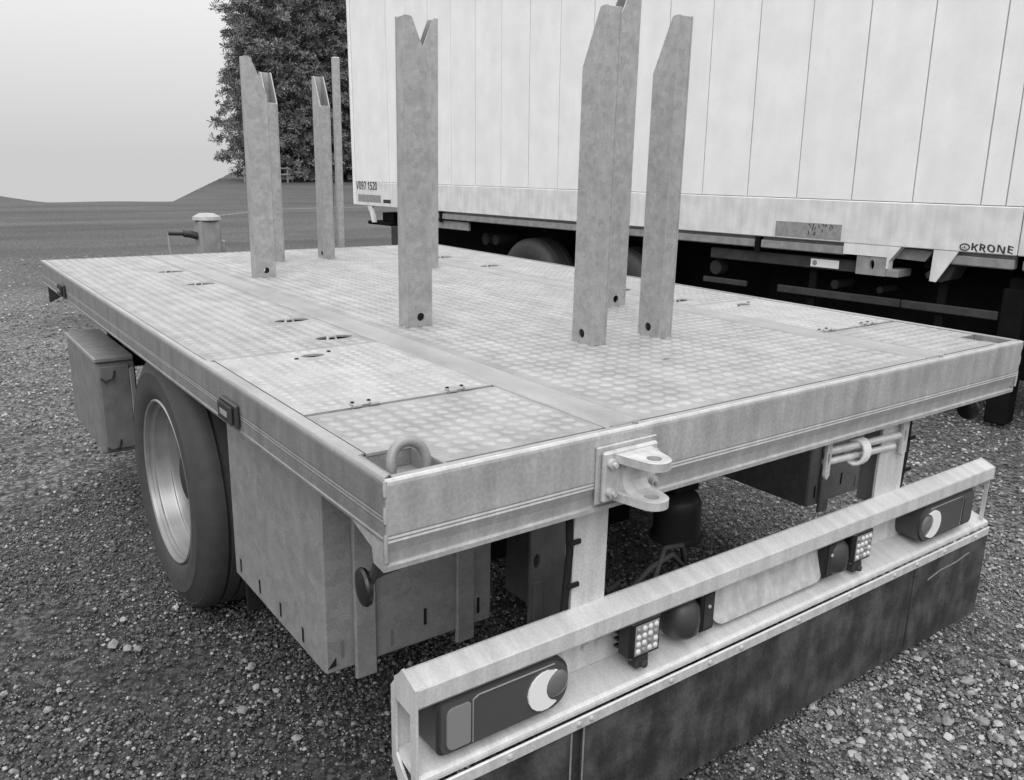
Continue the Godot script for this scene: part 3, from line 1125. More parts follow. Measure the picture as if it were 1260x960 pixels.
	obj("added_light_flap", b, M.dark, T)
	# axle
	b = rail_mb()
	b.tube([Vector3(0.45, 0.493 - DY, -1.845), Vector3(2.1, 0.493 - DY, -1.845)], 0.07, 16)
	var ax := obj("axle", b, M.under, T)
	for cx in [0.86, 1.69]:
		b = rail_mb()
		b.box(Vector3(cx - 0.05, -0.54, -2.3), Vector3(cx + 0.05, -0.5205, -1.3), 0.004)
		b.box(Vector3(cx - 0.06, -0.70, -1.92), Vector3(cx + 0.06, -0.5405, -1.77), 0.004)
		obj("spring", b, M.under, ax)
	# the black hanging can between the bumper supports
	b = rail_mb()
	b.lathe([Vector2(0.0, -0.735), Vector2(0.088, -0.735), Vector2(0.096, -0.728), Vector2(0.096, -0.715), Vector2(0.086, -0.708), Vector2(0.085, -0.62), Vector2(0.082, -0.585), Vector2(0.07, -0.56), Vector2(0.04, -0.548), Vector2(0.0, -0.545)], Vector3(1.50, 0, -0.62), Vector3.UP, 32)
	var can := obj("air_tank", b, M.plastic, T)
	b = rail_mb()
	b.box(Vector3(1.44, -0.545, -0.66), Vector3(1.56, -0.52, -0.58), 0.004)
	b.tube([Vector3(1.50, -0.53, -0.62), Vector3(1.50, -0.119, -0.62)], 0.03, 12)
	obj("hanger", b, M.under, can)
	# cables hanging behind the bumper
	for c in [[[0.64, -0.43, -0.10], [0.70, -0.50, -0.12], [0.78, -0.505, -0.12], [0.86, -0.47, -0.13], [0.95, -0.46, -0.14], [1.02, -0.52, -0.16]], [[0.63, -0.47, -0.12], [0.72, -0.53, -0.11], [0.84, -0.50, -0.10], [0.93, -0.44, -0.15], [1.01, -0.455, -0.16], [1.05, -0.52, -0.18]], [[0.635, -0.40, -0.09], [0.67, -0.47, -0.10], [0.75, -0.49, -0.14], [0.80, -0.52, -0.19]]]:
		b = rail_mb()
		var pts := []
		for p in c:
			pts.append(Vector3(p[0], p[1], p[2]))
		b.tube(pts, 0.008, 8)
		obj("cable", b, M.guard, T)
	# supports that carry the bumper
	for s in [[0.517, 0.623], [1.795, 1.945]]:
		b = rail_mb()
		b.box(Vector3(s[0], -0.53, -0.066), Vector3(s[1], -0.1905, -0.052), 0.003)
		b.box(Vector3(s[1] - 0.008, -0.53, -0.20), Vector3(s[1], -0.1905, -0.0665), 0.002)
		var sp := obj("bumper_support", b, M.bumper, T)
		b = rail_mb()
		var ex: float = s[0] - 0.012 if s[0] < 1.0 else s[1] + 0.012
		b.tube([Vector3(ex, -0.20, -0.06), Vector3(ex + 0.004, -0.30, -0.058), Vector3(ex - 0.003, -0.42, -0.06), Vector3(ex, -0.53, -0.07)], 0.009, 8)
		obj("cable", b, M.dark, sp)
		for yy in [-0.275, -0.385]:
			b = rail_mb()
			b.box(Vector3(ex - 0.006, yy - 0.006, -0.052), Vector3(ex + 0.028, yy + 0.006, -0.044), 0.002)
			obj("cable_tie", b, M.dark, sp)
	# plate bracket behind the left support
	b = rail_mb()
	b.holed(PackedVector2Array([Vector2(0.690, -0.80), Vector2(0.842, -0.80), Vector2(0.842, -0.119), Vector2(0.690, -0.119)]), Vector2(0.712, -0.535), 0.012, 0.022, 2, -0.445, -0.435)
	b.box(Vector3(0.832, -0.80, -0.75), Vector3(0.842, -0.119, -0.446), 0.002)
	b.box(Vector3(0.70, -0.80, -0.4345), Vector3(0.735, -0.60, -0.428), 0.002)
	obj("mounting_bracket", b, M.box_dark, T)
	# folding step bar at the right with its strap
	b = rail_mb()
	b.tube([Vector3(1.485, -0.232, -0.045), Vector3(1.88, -0.250, -0.045)], 0.0125, 12)
	b.tube([Vector3(1.485, -0.268, -0.05), Vector3(1.86, -0.285, -0.05)], 0.011, 12)
	var sb := obj("step_bar", b, M.bumper, T)
	for p in [[1.462, 1.486, -0.315, -0.1905], [1.872, 1.905, -0.318, -0.1905]]:
		b = rail_mb()
		b.holed(PackedVector2Array([Vector2(p[0], p[2] + 0.012), Vector2((p[0] + p[1]) * 0.5, p[2]), Vector2(p[1], p[2] + 0.012), Vector2(p[1], p[3]), Vector2(p[0], p[3])]), Vector2((p[0] + p[1]) * 0.5, -0.25), 0.005, 0.02, 2, -0.038, -0.030)
		obj("end_plate", b, M.bracket, sb)
	b = rail_mb()
	for k in 4:
		var a := []
		for j in 15:
			var t := TAU * j / 14.0
			a.append(Vector3(1.635 + k * 0.009 + 0.012 * sin(t), -0.262 + 0.040 * cos(t), -0.047 + 0.026 * sin(t)))
		b.tube(a, 0.006, 6, false)
	obj("strap_coil", b, M.webbing, sb)

func coupling(T: Node3D) -> void:
	var b := rail_mb()
	b.box(Vector3(0.522, -0.166, 0.0006), Vector3(0.706, -0.030, 0.0075), 0.002)
	var root := obj("coupling_jaw", b, M.beam, T)
	b = rail_mb()
	b.box(Vector3(0.532, -0.160, 0.0076), Vector3(0.698, -0.040, 0.022), 0.005)
	obj("base_plate", b, M.bracket, root)
	for y in [[-0.066, -0.047], [-0.156, -0.137]]:
		b = rail_mb()
		var poly := PackedVector2Array([Vector2(0.560, 0.0222), Vector2(0.672, 0.0222), Vector2(0.662, 0.055)])
		for k in 11:
			var t := deg_to_rad(10.0 + 160.0 * k / 10.0)
			poly.push_back(Vector2(0.614 + 0.037 * cos(t), 0.092 + 0.037 * sin(t)))
		poly.push_back(Vector2(0.568, 0.055))
		b.holed(poly, Vector2(0.614, 0.090), 0.017, 0.017, 1, y[0], y[1])
		obj("lug", b, M.bracket, root)
	b = rail_mb()
	var w := PackedVector2Array([Vector2(0.022, -0.066)])
	for k in 9:
		var t := PI * k / 8.0
		w.push_back(Vector2(0.062 - 0.030 * sin(t), -0.1015 + 0.0353 * cos(t)))
	w.push_back(Vector2(0.022, -0.137))
	b.prism(w, 0, 0.578, 0.652)
	obj("web", b, M.bracket, root)
	for p in [[0.549, -0.066], [0.549, -0.134], [0.683, -0.066], [0.683, -0.134]]:
		b = rail_mb()
		b.tube([Vector3(p[0], p[1], 0.0221), Vector3(p[0], p[1], 0.034)], 0.0125, 6)
		b.tube([Vector3(p[0], p[1], 0.0341), Vector3(p[0], p[1], 0.043)], 0.006, 8)
		obj("bolt", b, M.bracket, root)

func rounded(x0: float, y0: float, x1: float, y1: float, rl: float, rr: float) -> PackedVector2Array:
	var p := PackedVector2Array()
	for q in [[x1 - rr, y0 + rr, rr, -90.0], [x1 - rr, y1 - rr, rr, 0.0], [x0 + rl, y1 - rl, rl, 90.0], [x0 + rl, y0 + rl, rl, 180.0]]:
		for k in 7:
			var t := deg_to_rad(q[3] + 90.0 * k / 6.0)
			p.push_back(Vector2(q[0] + q[2] * cos(t), q[1] + q[2] * sin(t)))
	return p

func bumper(T: Node3D) -> void:
	var x0 := 0.068
	var x1 := 2.492
	var b := rail_mb()
	# folded profile: bevelled top tube, recessed web, floor shelf with a front lip
	b.prism(PackedVector2Array([Vector2(0.0, -0.512), Vector2(0.0, -0.472), Vector2(-0.002, -0.4675), Vector2(-0.050, -0.449), Vector2(-0.056, -0.4495), Vector2(-0.102, -0.490), Vector2(-0.102, -0.660), Vector2(-0.094, -0.660), Vector2(-0.094, -0.520), Vector2(-0.006, -0.520)]), 0, x0, x1)
	b.prism(PackedVector2Array([Vector2(-0.102, -0.6605), Vector2(-0.088, -0.6605), Vector2(-0.012, -0.6850), Vector2(-0.002, -0.690), Vector2(0.0, -0.696), Vector2(0.0, -0.703), Vector2(-0.012, -0.703), Vector2(-0.014, -0.697), Vector2(-0.102, -0.672)]), 0, x0, x1 + 0.03)
	var root := obj("rear_bumper", b, M.bumper, T)
	for e in [[x0 - 0.007, x0 - 0.0005], [x1 + 0.0005, x1 + 0.006]]:
		b = rail_mb()
		if e[0] < 1.0:
			# left end plate, open in the middle
			b.prism(PackedVector2Array([Vector2(0.002, -0.468), Vector2(0.002, -0.538), Vector2(-0.104, -0.528), Vector2(-0.104, -0.508), Vector2(-0.055, -0.446)]), 0, e[0], e[1])
			b.prism(PackedVector2Array([Vector2(0.002, -0.5382), Vector2(0.002, -0.735), Vector2(-0.020, -0.735), Vector2(-0.022, -0.5362)]), 0, e[0], e[1])
			b.prism(PackedVector2Array([Vector2(-0.104, -0.5282), Vector2(-0.086, -0.5300), Vector2(-0.086, -0.668), Vector2(-0.0202, -0.735), Vector2(-0.075, -0.735), Vector2(-0.104, -0.690)]), 0, e[0], e[1])
		else:
			b.prism(PackedVector2Array([Vector2(0.002, -0.468), Vector2(0.002, -0.515), Vector2(-0.010, -0.522), Vector2(-0.010, -0.688), Vector2(-0.024, -0.688), Vector2(-0.024, -0.522), Vector2(-0.104, -0.508), Vector2(-0.055, -0.446)]), 0, e[0], e[1])
		obj("end_plate", b, M.bumper, root)
	# clamping strip and its screws
	b = rail_mb()
	b.box(Vector3(x0, -0.741, 0.0), Vector3(x1 + 0.03, -0.7085, 0.008), 0.003)
	var cs := obj("clamping_strip", b, M.bumper, root)
	for sx in [0.15, 0.30, 0.505, 0.545, 0.82, 0.97, 1.10, 1.36, 1.62, 1.88, 2.02, 2.20, 2.42]:
		b = rail_mb()
		b.lathe([Vector2(0.0, 0.0), Vector2(0.008, 0.0), Vector2(0.0065, 0.004), Vector2(0.0, 0.006)].map(func(p): return Vector2(p.x, p.y)), Vector3(sx, -0.724, 0.0081), Vector3(0, 0, 1), 8)
		obj("screw", b, M.bracket, cs)
	# rubber flaps
	b = rail_mb()
	b.box(Vector3(0.40, -1.06, -0.022), Vector3(0.62, -0.70, -0.0145), 0.002)
	obj("backing_flap", b, M.rubber, root)
	for f in [[0.062, 0.490, 0.0], [0.528, 2.026, 0.0], [2.034, 2.535, 0.002]]:
		b = rail_mb()
		b.box(Vector3(f[0], -1.07, -0.014), Vector3(f[1], -0.7415, -0.001 + f[2]), 0.004)
		obj("rubber_flap", b, M.rubber, root)
	for e in [0.4895, 0.5285]:
		b = rail_mb()
		b.box(Vector3(e - 0.0028, -1.065, -0.0008), Vector3(e + 0.0028, -0.742, 0.0008), 0.0006)
		obj("flap_edge", b, M.box, root)
	# scrapes in the right flap
	b = rail_mb()
	b.tube([Vector3(2.12, -0.815, 0.0008), Vector3(2.20, -0.800, 0.0012), Vector3(2.31, -0.798, 0.0012), Vector3(2.40, -0.785, 0.0008)], 0.0035, 6)
	obj("flap_ridge", b, M.box_dark, root)
	for p in [[2.27, -0.865, 0.012], [2.25, -0.93, 0.006], [2.29, -0.955, 0.008], [2.03, -0.77, 0.008]]:
		b = rail_mb()
		b.lathe([Vector2(0.0, 0.004), Vector2(p[2] * 0.7, 0.003), Vector2(p[2], 0.0)].map(func(q): return q), Vector3(p[0], p[1], 0.0009), Vector3(0, 0, 1), 10)
		obj("flap_knob", b, M.guard, root)
	# tail lamps
	for side in 2:
		var mi := side == 1
		var off := 0.0 if side == 0 else 0.045
		b = rail_mb(mi)
		b.prism(rounded(0.118 + off, -0.662, 0.480 + off, -0.526, 0.022, 0.058), 2, -0.0935, -0.014)
		var tl := obj("tail_lamp", b, M.plastic, root)
		b = rail_mb(mi)
		b.prism(rounded(0.126 + off, -0.655, 0.473 + off, -0.533, 0.018, 0.052), 2, -0.0139, -0.004)
		obj("main_lens", b, M.lens_dark, tl)
		b = rail_mb(mi)
		b.prism(rounded(0.138 + off, -0.646, 0.198 + off, -0.545, 0.018, 0.006), 2, -0.0039, 0.0005)
		obj("indicator_lens", b, M.lens_mid if side == 0 else M.lens_dark, tl)
		b = rail_mb(mi)
		b.tube([Vector3(0.206 + off, -0.650, -0.003), Vector3(0.206 + off, -0.545, -0.003), Vector3(0.220 + off, -0.538, -0.003), Vector3(0.43 + off, -0.5385, -0.003)], 0.0022, 6)
		obj("lens_seam", b, M.lens_mid, tl)
		b = rail_mb(mi)
		var cx := 0.404 + off
		var moon := PackedVector2Array()
		for k in 13:
			var t := deg_to_rad(62.0 + 236.0 * k / 12.0)
			moon.push_back(Vector2(cx + 0.050 * cos(t), -0.598 + 0.050 * sin(t)))
		for k in 11:
			var t := deg_to_rad(248.0 - 136.0 * k / 10.0)
			moon.push_back(Vector2(cx + 0.052 + 0.050 * cos(t), -0.596 + 0.044 * sin(t)))
		b.prism(moon, 2, -0.0039, 0.0008)
		obj("reversing_lens", b, M.lens_white, tl)
		b = rail_mb(mi)
		b.lathe([Vector2(0.034, 0.0), Vector2(0.031, 0.003), Vector2(0.02, 0.006), Vector2(0.0, 0.007)].map(func(q): return q), Vector3(cx + 0.036, -0.594, -0.0038), Vector3(0, 0, 1), 24)
		obj("fog_lens", b, M.lens_fog, tl)
	# square work lamps
	for cx in [0.735, 1.69]:
		b = rail_mb()
		b.box(Vector3(cx - 0.054, -0.632, -0.062), Vector3(cx + 0.054, -0.522, -0.010), 0.008)
		for k in 5:
			b.box(Vector3(cx - 0.050, -0.62 + k * 0.02, -0.078), Vector3(cx + 0.050, -0.612 + k * 0.02, -0.0625), 0.002)
		var wl := obj("work_lamp", b, M.black, root)
		b = rail_mb()
		b.box(Vector3(cx - 0.041, -0.619, -0.0099), Vector3(cx + 0.041, -0.535, -0.008), 0.001)
		obj("lens", b, M.smear, wl)
		for i in 4:
			for j in 4:
				b = rail_mb()
				b.lathe([Vector2(0.0082, 0.0), Vector2(0.007, 0.003), Vector2(0.004, 0.005), Vector2(0.0, 0.0055)].map(func(q): return q), Vector3(cx - 0.030 + i * 0.020, -0.607 + j * 0.020, -0.0079), Vector3(0, 0, 1), 10)
				obj("led", b, M.led if (i + j * 3) % 4 != 1 else M.lens_mid, wl)
		b = rail_mb()
		b.box(Vector3(cx - 0.022, -0.668, -0.052), Vector3(cx + 0.022, -0.6325, -0.018), 0.004)
		b.lathe([Vector2(0.0, 0.0), Vector2(0.011, 0.0), Vector2(0.011, 0.008), Vector2(0.0, 0.011)], Vector3(cx, -0.655, -0.0175), Vector3(0, 0.25, 0.97).normalized(), 8)
		obj("foot", b, M.guard, wl)
	# number plate lamps with their rubber buffers
	for s in [[0.905, 0.985, 1], [1.585, 1.545, -1]]:
		b = rail_mb()
		b.lathe([Vector2(0.0, -0.645), Vector2(0.04, -0.642), Vector2(0.052, -0.63), Vector2(0.055, -0.60), Vector2(0.05, -0.56), Vector2(0.03, -0.535), Vector2(0.0, -0.53)], Vector3(s[0], 0.0, -0.055), Vector3.UP, 24)
		obj("rubber_buffer", b, M.plastic, root)
		b = rail_mb()
		b.box(Vector3(s[1] - 0.028, -0.652, -0.06), Vector3(s[1] + 0.028, -0.53, -0.026), 0.005)
		var nl := obj("number_plate_lamp", b, M.black, root)
		b = rail_mb()
		b.box(Vector3(s[1] - 0.018, -0.64, -0.0259), Vector3(s[1] + 0.018, -0.54, -0.023), 0.002)
		obj("cover", b, M.guard, nl)
		b = rail_mb()
		b.lathe([Vector2(0.0, 0.0), Vector2(0.006, 0.0), Vector2(0.005, 0.003), Vector2(0.0, 0.004)], Vector3(s[1], -0.575, -0.0229), Vector3(0, 0, 1), 8)
		obj("screw", b, M.chrome, nl)
	# blank number plate, its corners rounded, leaning on the web
	b = rail_mb()
	b.prism(rounded(-0.255, -0.062, 0.255, 0.062, 0.045, 0.045), 2, 0.0, 0.006)
	var np := obj("number_plate", b, M.blank, root)
	np.transform = Transform3D(Basis(Vector3.RIGHT, -0.30), Vector3(1.275, -0.598 - DY * (cos(-0.30) - 1.0), -0.056 - DY * sin(-0.30)))
	for sx in [0.60, 0.645, 1.87]:
		b = rail_mb()
		b.tube([Vector3(sx, -0.598, -0.0935), Vector3(sx, -0.598, -0.085)], 0.010, 6)
		obj("bolt", b, M.bumper, root)

func make_trailer() -> void:
	var T := thing("flatbed_trailer", "low galvanised flatbed trailer with chequered deck and rear bumper", "trailer")
	deck_parts(T)
	frame_parts(T)
	body_parts(T)
	coupling(T)
	bumper(T)

# ---------------------------------------------------------------- the stakes
func stake_mesh(H: float) -> ArrayMesh:
	var w := 0.051        # half of the wide side, along x; the tall edge is at -x
	var d := 0.031        # half of the narrow side, along z
	var t := 0.006
	var cut := 0.17
	var b := Mb.new()
	var face := PackedVector2Array([Vector2(-w, 0.0), Vector2(w, 0.0), Vector2(w, H - cut), Vector2(-w + 0.030, H - 0.004), Vector2(-w + 0.020, H), Vector2(-w, H)])
	for s in [1.0, -1.0]:
		var z0: float = s * (d - t)
		var z1: float = s * d
		b.holed(face, Vector2(0.004, 0.034), 0.015, 0.015, 2, minf(z0, z1), maxf(z0, z1))
	b.box(Vector3(-w, 0.0, -d + t + 0.0002), Vector3(-w + t, H - 0.001, d - t - 0.0002), 0.0012)
	b.box(Vector3(w - t, 0.0, -d + t + 0.0002), Vector3(w, H - cut + 0.006, d - t - 0.0002), 0.0012)
	# rounded long edges
	for sx in [-1.0, 1.0]:
		for sz in [-1.0, 1.0]:
			var top := H - 0.002 if sx < 0.0 else H - cut - 0.002
			b.tube([Vector3(sx * (w - 0.0028), 0.002, sz * (d - 0.0028)), Vector3(sx * (w - 0.0028), top, sz * (d - 0.0028))], 0.0037, 8)
	return b.mesh()

func make_stakes() -> void:
	var low := stake_mesh(1.035)
	var high := stake_mesh(1.30)
	var list := [
		[0.832, -2.86, 0.0, low, "tall-edged stake on the left side of the deck, farther of two"],
		[0.832, -1.335, 0.0, low, "stake nearest the left deck strip, in front of a taller one"],
		[1.765, -2.83, PI, high, "taller stake seen behind the notch of the left stake"],
		[1.765, -1.31, PI, high, "taller stake half hidden behind the rear left stake"],
		[1.172, -0.772, PI / 2, low, "rear stake on the left, nearest the camera, reaching the frame's top"],
		[1.452, -0.745, PI / 2, low, "rear stake on the right with a rounded tip"],
		[1.140, -3.49, -PI / 2, low, "front stake with an open slanted top beside the left stake"],
		[1.447, -3.48, -PI / 2, low, "front stake with an open slanted top beside the thin post"],
	]
	for e in list:
		var o := obj(numbered("steel_stake"), e[3], M.stake)
		o.position = Vector3(e[0], DY - 0.0015, e[1])
		o.rotation.y = e[2]
		tag(o, e[4], "stake", "galvanised stakes standing on the deck")

# ---------------------------------------------------------------- the white box semi-trailer
func make_semi() -> void:
	var T := thing("box_semitrailer", "white panelled box semi-trailer parked beyond the flatbed", "trailer")
	var R := Basis(Vector3(0.99758, 0.00725, -0.06914), Vector3(-0.00784, 0.99994, -0.00824), Vector3(0.06908, 0.00876, 0.99757)).orthonormalized()
	T.transform = Transform3D(R, Vector3(-0.6838, 1.6695, 1.3231) + R * Vector3(6.0, -1.67, 0.0))
	var b: Mb
	var zl := -10.50
	var zr := 3.10
	var tall := 4.02
	# body core
	b = Mb.new()
	b.box(Vector3(0.020, 1.15, zl + 0.02), Vector3(2.52, tall - 0.02, zr), 0.01)
	obj("box_body", b, M.white, T)
	# wall panels
	var z := -2.384
	var seams := [-2.23, -2.384]
	while z > zl + 0.6:
		z -= 0.4507
		seams.append(z)
	seams[seams.size() - 1] = zl + 0.06
	var edges := [zl + 0.06]
	for i in range(seams.size() - 2, -1, -1):
		edges.append(seams[i])
	z = -2.23
	while z < zr - 0.5:
		z += 0.46
		edges.append(z)
	edges.append(zr)
	for i in edges.size() - 1:
		b = Mb.new()
		var pr := 0.0 if i % 2 == 0 else 0.0015
		b.box(Vector3(pr, 1.452, edges[i] + 0.004), Vector3(0.0195, tall - 0.08, edges[i + 1] - 0.004), 0.003)
		obj("wall_panel", b, M.white, T)
	b = Mb.new()
	b.box(Vector3(-0.012, 1.142, zl - 0.01), Vector3(0.0195, tall, zl + 0.055), 0.008)
	obj("corner_post", b, M.white, T)
	b = Mb.new()
	b.box(Vector3(-0.006, tall - 0.075, zl + 0.06), Vector3(0.0195, tall + 0.01, zr), 0.006)
	obj("roof_rail", b, M.white, T)
	# side rail in two lengths
	for s in [[zl + 0.06, -2.118], [-2.112, zr]]:
		b = Mb.new()
		b.box(Vector3(-0.006, 1.142, s[0]), Vector3(0.0195, 1.448, s[1]), 0.006)
		obj("side_rail", b, M.white_rail, T)
	# lip under the rail, in lengths with clips between
	for s in [[-9.4, -8.50], [-8.46, -4.08], [-4.03, -3.30], [-2.53, -2.13], [-2.08, 2.9]]:
		b = Mb.new()
		b.box(Vector3(0.012, 1.050, s[0]), Vector3(0.08, 1.116, s[1]), 0.008)
		b.box(Vector3(0.045, 1.1165, s[0]), Vector3(0.08, 1.1415, s[1]), 0.002)
		obj("rail_lip", b, M.frame_grey, T)
	for cz in [-8.48, -4.055]:
		b = Mb.new()
		b.box(Vector3(-0.004, 1.01, cz - 0.02), Vector3(0.03, 1.139, cz + 0.02), 0.006)
		obj("tilt_clip", b, M.chassis, T)
	# corner support bracket, gusset and slanted leg
	b = Mb.new()
	b.prism(PackedVector2Array([Vector2(-3.30, 1.141), Vector2(-2.868, 1.141), Vector2(-2.946, 1.035), Vector2(-2.946, 0.98), Vector2(-2.962, 0.98), Vector2(-2.962, 1.062), Vector2(-3.30, 1.062)]), 0, -0.006, 0.06)
	obj("support_flange", b, M.white_rail, T)
	b = Mb.new()
	b.holed(PackedVector2Array([Vector2(-3.19, 0.925), Vector2(-2.963, 0.925), Vector2(-2.963, 1.0615), Vector2(-3.19, 1.0615)]), Vector2(-3.07, 1.00), 0.018, 0.036, 0, 0.0, 0.03)
	b.box(Vector3(0.031, 0.925, -3.19), Vector3(0.2, 1.06, -3.17), 0.002)
	b.box(Vector3(0.0, 0.925, -2.9625), Vector3(0.2, 0.979, -2.87), 0.004)
	obj("corner_casting", b, M.frame_grey, T)
	b = Mb.new()
	b.prism(PackedVector2Array([Vector2(-2.640, 1.1415), Vector2(-2.645, 0.928), Vector2(-2.600, 0.924), Vector2(-2.476, 1.1415)]), 0, -0.004, 0.012)
	obj("gusset", b, M.white_rail, T)
	b = Mb.new()
	b.prism(PackedVector2Array([Vector2(-2.70, 0.97), Vector2(-2.69, 0.94), Vector2(-2.59, 0.92), Vector2(-2.54, 0.94), Vector2(-2.50, 1.04), Vector2(-2.60, 1.06)]), 0, 0.05, 0.25)
	obj("pivot_arm", b, M.guard, T)
	b = Mb.new()
	b.prism(PackedVector2Array([Vector2(-2.93, 1.055), Vector2(-2.72, 1.05), Vector2(-2.67, 1.125), Vector2(-2.88, 1.13)]), 0, 0.06, 0.12)
	obj("slanted_bar", b, M.frame_grey, T)
	# white bars near the far end
	b = Mb.new()
	b.box(Vector3(0.05, 0.936, -9.3), Vector3(0.09, 1.034, -7.99), 0.006)
	obj("tail_bar", b, M.frame_grey, T)
	b = Mb.new()
	b.prism(PackedVector2Array([Vector2(-10.16, 1.14), Vector2(-10.05, 1.14), Vector2(-9.99, 1.0), Vector2(-9.98, 0.93), Vector2(-10.05, 0.93), Vector2(-10.09, 1.05)]), 0, -0.002, 0.03)
	obj("tail_gusset", b, M.white_rail, T)
	b = Mb.new()
	b.box(Vector3(0.05, 0.895, -10.25), Vector3(0.3, 0.94, -9.66), 0.01)
	b.box(Vector3(0.10, 0.94, -9.95), Vector3(0.3, 1.06, -9.68), 0.01)
	obj("tail_lamp_bar", b, M.chassis, T)
	b = Mb.new()
	b.box(Vector3(0.06, 0.55, -9.68), Vector3(0.12, 0.9, -9.42), 0.008)
	obj("mud_flap", b, M.guard, T)
	# chassis beams, cross plates and side guards
	b = Mb.new()
	b.box(Vector3(0.07, 0.922, -4.56), Vector3(0.13, 1.010, -3.20), 0.006)
	obj("outrigger_beam", b, M.guard, T)
	for x in [0.80, 1.70]:
		b = Mb.new()
		b.box(Vector3(x, 0.48, -9.9), Vector3(x + 0.08, 1.149, zr - 0.3), 0.004)
		obj("chassis_beam", b, M.chassis, T)  # chassis beams made deep and dark to block light from beyond
	for k in 9:
		b = Mb.new()
		b.box(Vector3(0.12, 1.00, -9.5 + k * 1.35), Vector3(2.4, 1.149, -9.42 + k * 1.35), 0.004)
		obj("cross_member", b, M.chassis, T)
	b = Mb.new()
	b.box(Vector3(0.45, 0.25, -4.2), Vector3(0.50, 1.0, -1.2), 0.004)
	obj("light_block_plate", b, M.chassis, T)  # added dark plate that stops light coming through from the far side
	for s in [[-3.89, -2.875, 0.702, 0.76], [-2.865, -2.21, 0.702, 0.76], [-4.635, -4.19, 0.708, 0.755], [-4.1, -2.21, 0.42, 0.50], [-1.95, 1.2, 0.702, 0.76]]:
		b = Mb.new()
		b.box(Vector3(0.085, s[2], s[0]), Vector3(0.115, s[3], s[1]), 0.006)
		obj("side_guard", b, M.guard, T)
	for pz in [-3.6, -2.6, -1.6, 0.6]:
		b = Mb.new()
		b.box(Vector3(0.116, 0.40, pz - 0.03), Vector3(0.15, 1.0, pz + 0.03), 0.004)
		b.box(Vector3(0.151, 0.94, pz - 0.03), Vector3(0.80, 1.0, pz + 0.03), 0.004)
		obj("guard_bracket", b, M.chassis, T)
	b = Mb.new()
	b.box(Vector3(0.09, 0.0, -2.20), Vector3(0.24, 0.92, -2.06), 0.01)
	b.box(Vector3(0.12, 0.90, -2.18), Vector3(0.80, 0.99, -2.08), 0.01)
	obj("landing_leg", b, M.chassis, T)
	# wheels of the tri-axle bogie
	for wz in [-7.02, -5.70]:
		var w := Node3D.new()
		w.name = "wheel"
		T.add_child(w, true)
		var h := Vector3(0, 0.457, wz)
		b = Mb.new()
		var pr := []
		for p in [[0.25, 0.13], [0.29, 0.115], [0.36, 0.108], [0.41, 0.115], [0.435, 0.135], [0.452, 0.16], [0.455, 0.20], [0.445, 0.205], [0.445, 0.215], [0.456, 0.22], [0.456, 0.34], [0.445, 0.345], [0.445, 0.355], [0.455, 0.36], [0.452, 0.43], [0.41, 0.48], [0.25, 0.47]]:
			pr.append(Vector2(p[0], p[1]))
		pr.reverse()
		b.lathe(pr, h, Vector3.RIGHT, 48)
		obj("tyre", b, M.tyre, w)
		b = Mb.new()
		b.lathe([Vector2(0.25, 0.13), Vector2(0.255, 0.12), Vector2(0.245, 0.12), Vector2(0.235, 0.15), Vector2(0.22, 0.25), Vector2(0.16, 0.22), Vector2(0.12, 0.14), Vector2(0.0, 0.13)], h, Vector3.RIGHT, 32)
		obj("rim", b, M.guard, w)
		b = Mb.new()
		b.tube([h + Vector3(0.3, 0, 0), h + Vector3(2.2, 0, 0)], 0.07, 12)
		obj("axle", b, M.chassis, w)
	b = Mb.new()
	b.lathe([Vector2(0.0, 0.05), Vector2(0.05, 0.045), Vector2(0.07, 0.0), Vector2(0.06, -0.08), Vector2(0.0, -0.09)].map(func(p): return Vector2(p.x, -p.y)), Vector3(0.25, 0.83, -4.57), Vector3(-1, 0, 0), 16)
	obj("air_bellows", b, M.guard, T)
	for p in [[0.2, 0.80, -3.455, 0.035], [0.2, 0.797, -3.09, 0.025], [0.35, 0.83, -8.05, 0.07], [0.35, 0.83, -7.86, 0.06]]:
		b = Mb.new()
		b.tube([Vector3(p[0], p[1], p[2]), Vector3(p[0] + 0.3, p[1], p[2])], p[3], 14)
		obj("valve", b, M.guard, T)
	# decals: a faded grey panel with smears, a small notice, the registration marks and the maker's lettering
	b = Mb.new()
	b.box(Vector3(-0.0085, 1.156, -3.89), Vector3(-0.0061, 1.272, -3.33), 0.001)
	var pn := obj("decal_panel", b, M.smear, T)
	rng.seed = 12
	for k in 16:
		b = Mb.new()
		var pz := -3.62 + rng.randf() * 0.22
		var py := 1.268 - rng.randf() * rng.randf() * 0.09
		var d := Vector3(0, -rng.randf_range(0.010, 0.035), rng.randf_range(-0.012, 0.012))
		b.tube([Vector3(-0.0086, py, pz), Vector3(-0.0086, py, pz) + d * 0.6 + Vector3(0, 0, 0.004), Vector3(-0.0086, py, pz) + d], 0.0042, 5, true, 0.0015)
		obj("smear", b, M.ink, pn)
	b = Mb.new()
	b.box(Vector3(0.0665, 0.936, -3.60), Vector3(0.0695, 0.998, -3.363), 0.001)
	var nt := obj("notice", b, M.lens_white, T)
	b = Mb.new()
	b.lathe([Vector2(0.0, 0.0008), Vector2(0.02, 0.0006), Vector2(0.021, 0.0)].map(func(p): return p), Vector3(0.0664, 0.966, -3.565), Vector3(-1, 0, 0), 14)
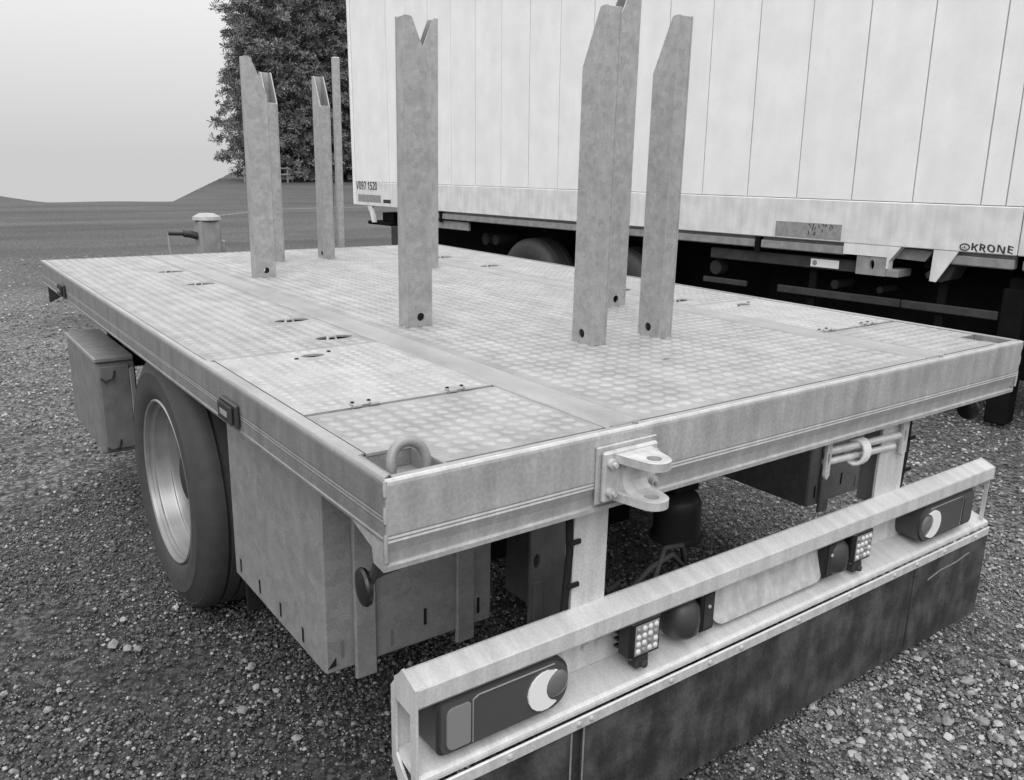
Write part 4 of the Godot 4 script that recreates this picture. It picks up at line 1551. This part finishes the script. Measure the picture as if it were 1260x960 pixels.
	obj("mark", b, M.smear, nt)
	b = Mb.new()
	b.box(Vector3(-0.0085, 1.19, -10.38), Vector3(-0.0061, 1.285, -9.80), 0.001)
	obj("decal_panel", b, M.smear, T)
	b = Mb.new()
	b.box(Vector3(-0.0085, 1.19, -9.74), Vector3(-0.0061, 1.235, -9.56), 0.001)
	obj("decal_panel", b, M.guard, T)
	lettering(T, "V097 1520", Vector3(-0.0065, 1.312, -10.42), 0.105, 0.78, false)
	lettering(T, "KRONE", Vector3(-0.0065, 1.146, -2.405), 0.047, 1.22, true)
	b = Mb.new()
	var ring := []
	for k in 21:
		var t := TAU * k / 20.0
		ring.append(Vector3(-0.0065, 1.176 + 0.021 * sin(t), -2.440 + 0.030 * cos(t)))
	b.tube(ring, 0.0045, 6, false)
	for e in [[-0.010, -0.006], [0.0, 0.012], [0.010, -0.006]]:
		b.tube([Vector3(-0.0065, 1.168, -2.440 + e[0]), Vector3(-0.0065, 1.178 + e[1] * 0.5, -2.443 + e[0] * 1.1)], 0.003, 6)
	obj("emblem", b, M.ink, T)

func lettering(parent: Node3D, words: String, at: Vector3, tall: float, wide: float, slant: bool) -> void:
	var f := SystemFont.new()
	f.font_names = PackedStringArray(["Droid Sans"])
	f.font_weight = 700
	var v := FontVariation.new()
	v.base_font = f
	v.variation_embolden = 0.0
	if slant:
		v.variation_transform = Transform2D(Vector2(1, 0), Vector2(-0.30, 1), Vector2.ZERO)
	var t := TextMesh.new()
	t.text = words
	t.font = v
	t.font_size = 64
	t.pixel_size = tall / 46.0
	t.depth = 0.002
	t.horizontal_alignment = HORIZONTAL_ALIGNMENT_LEFT
	t.vertical_alignment = VERTICAL_ALIGNMENT_BOTTOM
	var o := obj("lettering", t, M.ink, parent)
	o.transform = Transform3D(Basis(Vector3(0, 0, wide), Vector3(0, 1, 0), Vector3(-1, 0, 0)), at)

func _ready() -> void:
	stage()
	make_materials()
	make_ground()
	make_semi()
	make_trees()
	make_trailer()
	make_stakes()
	make_gravel()
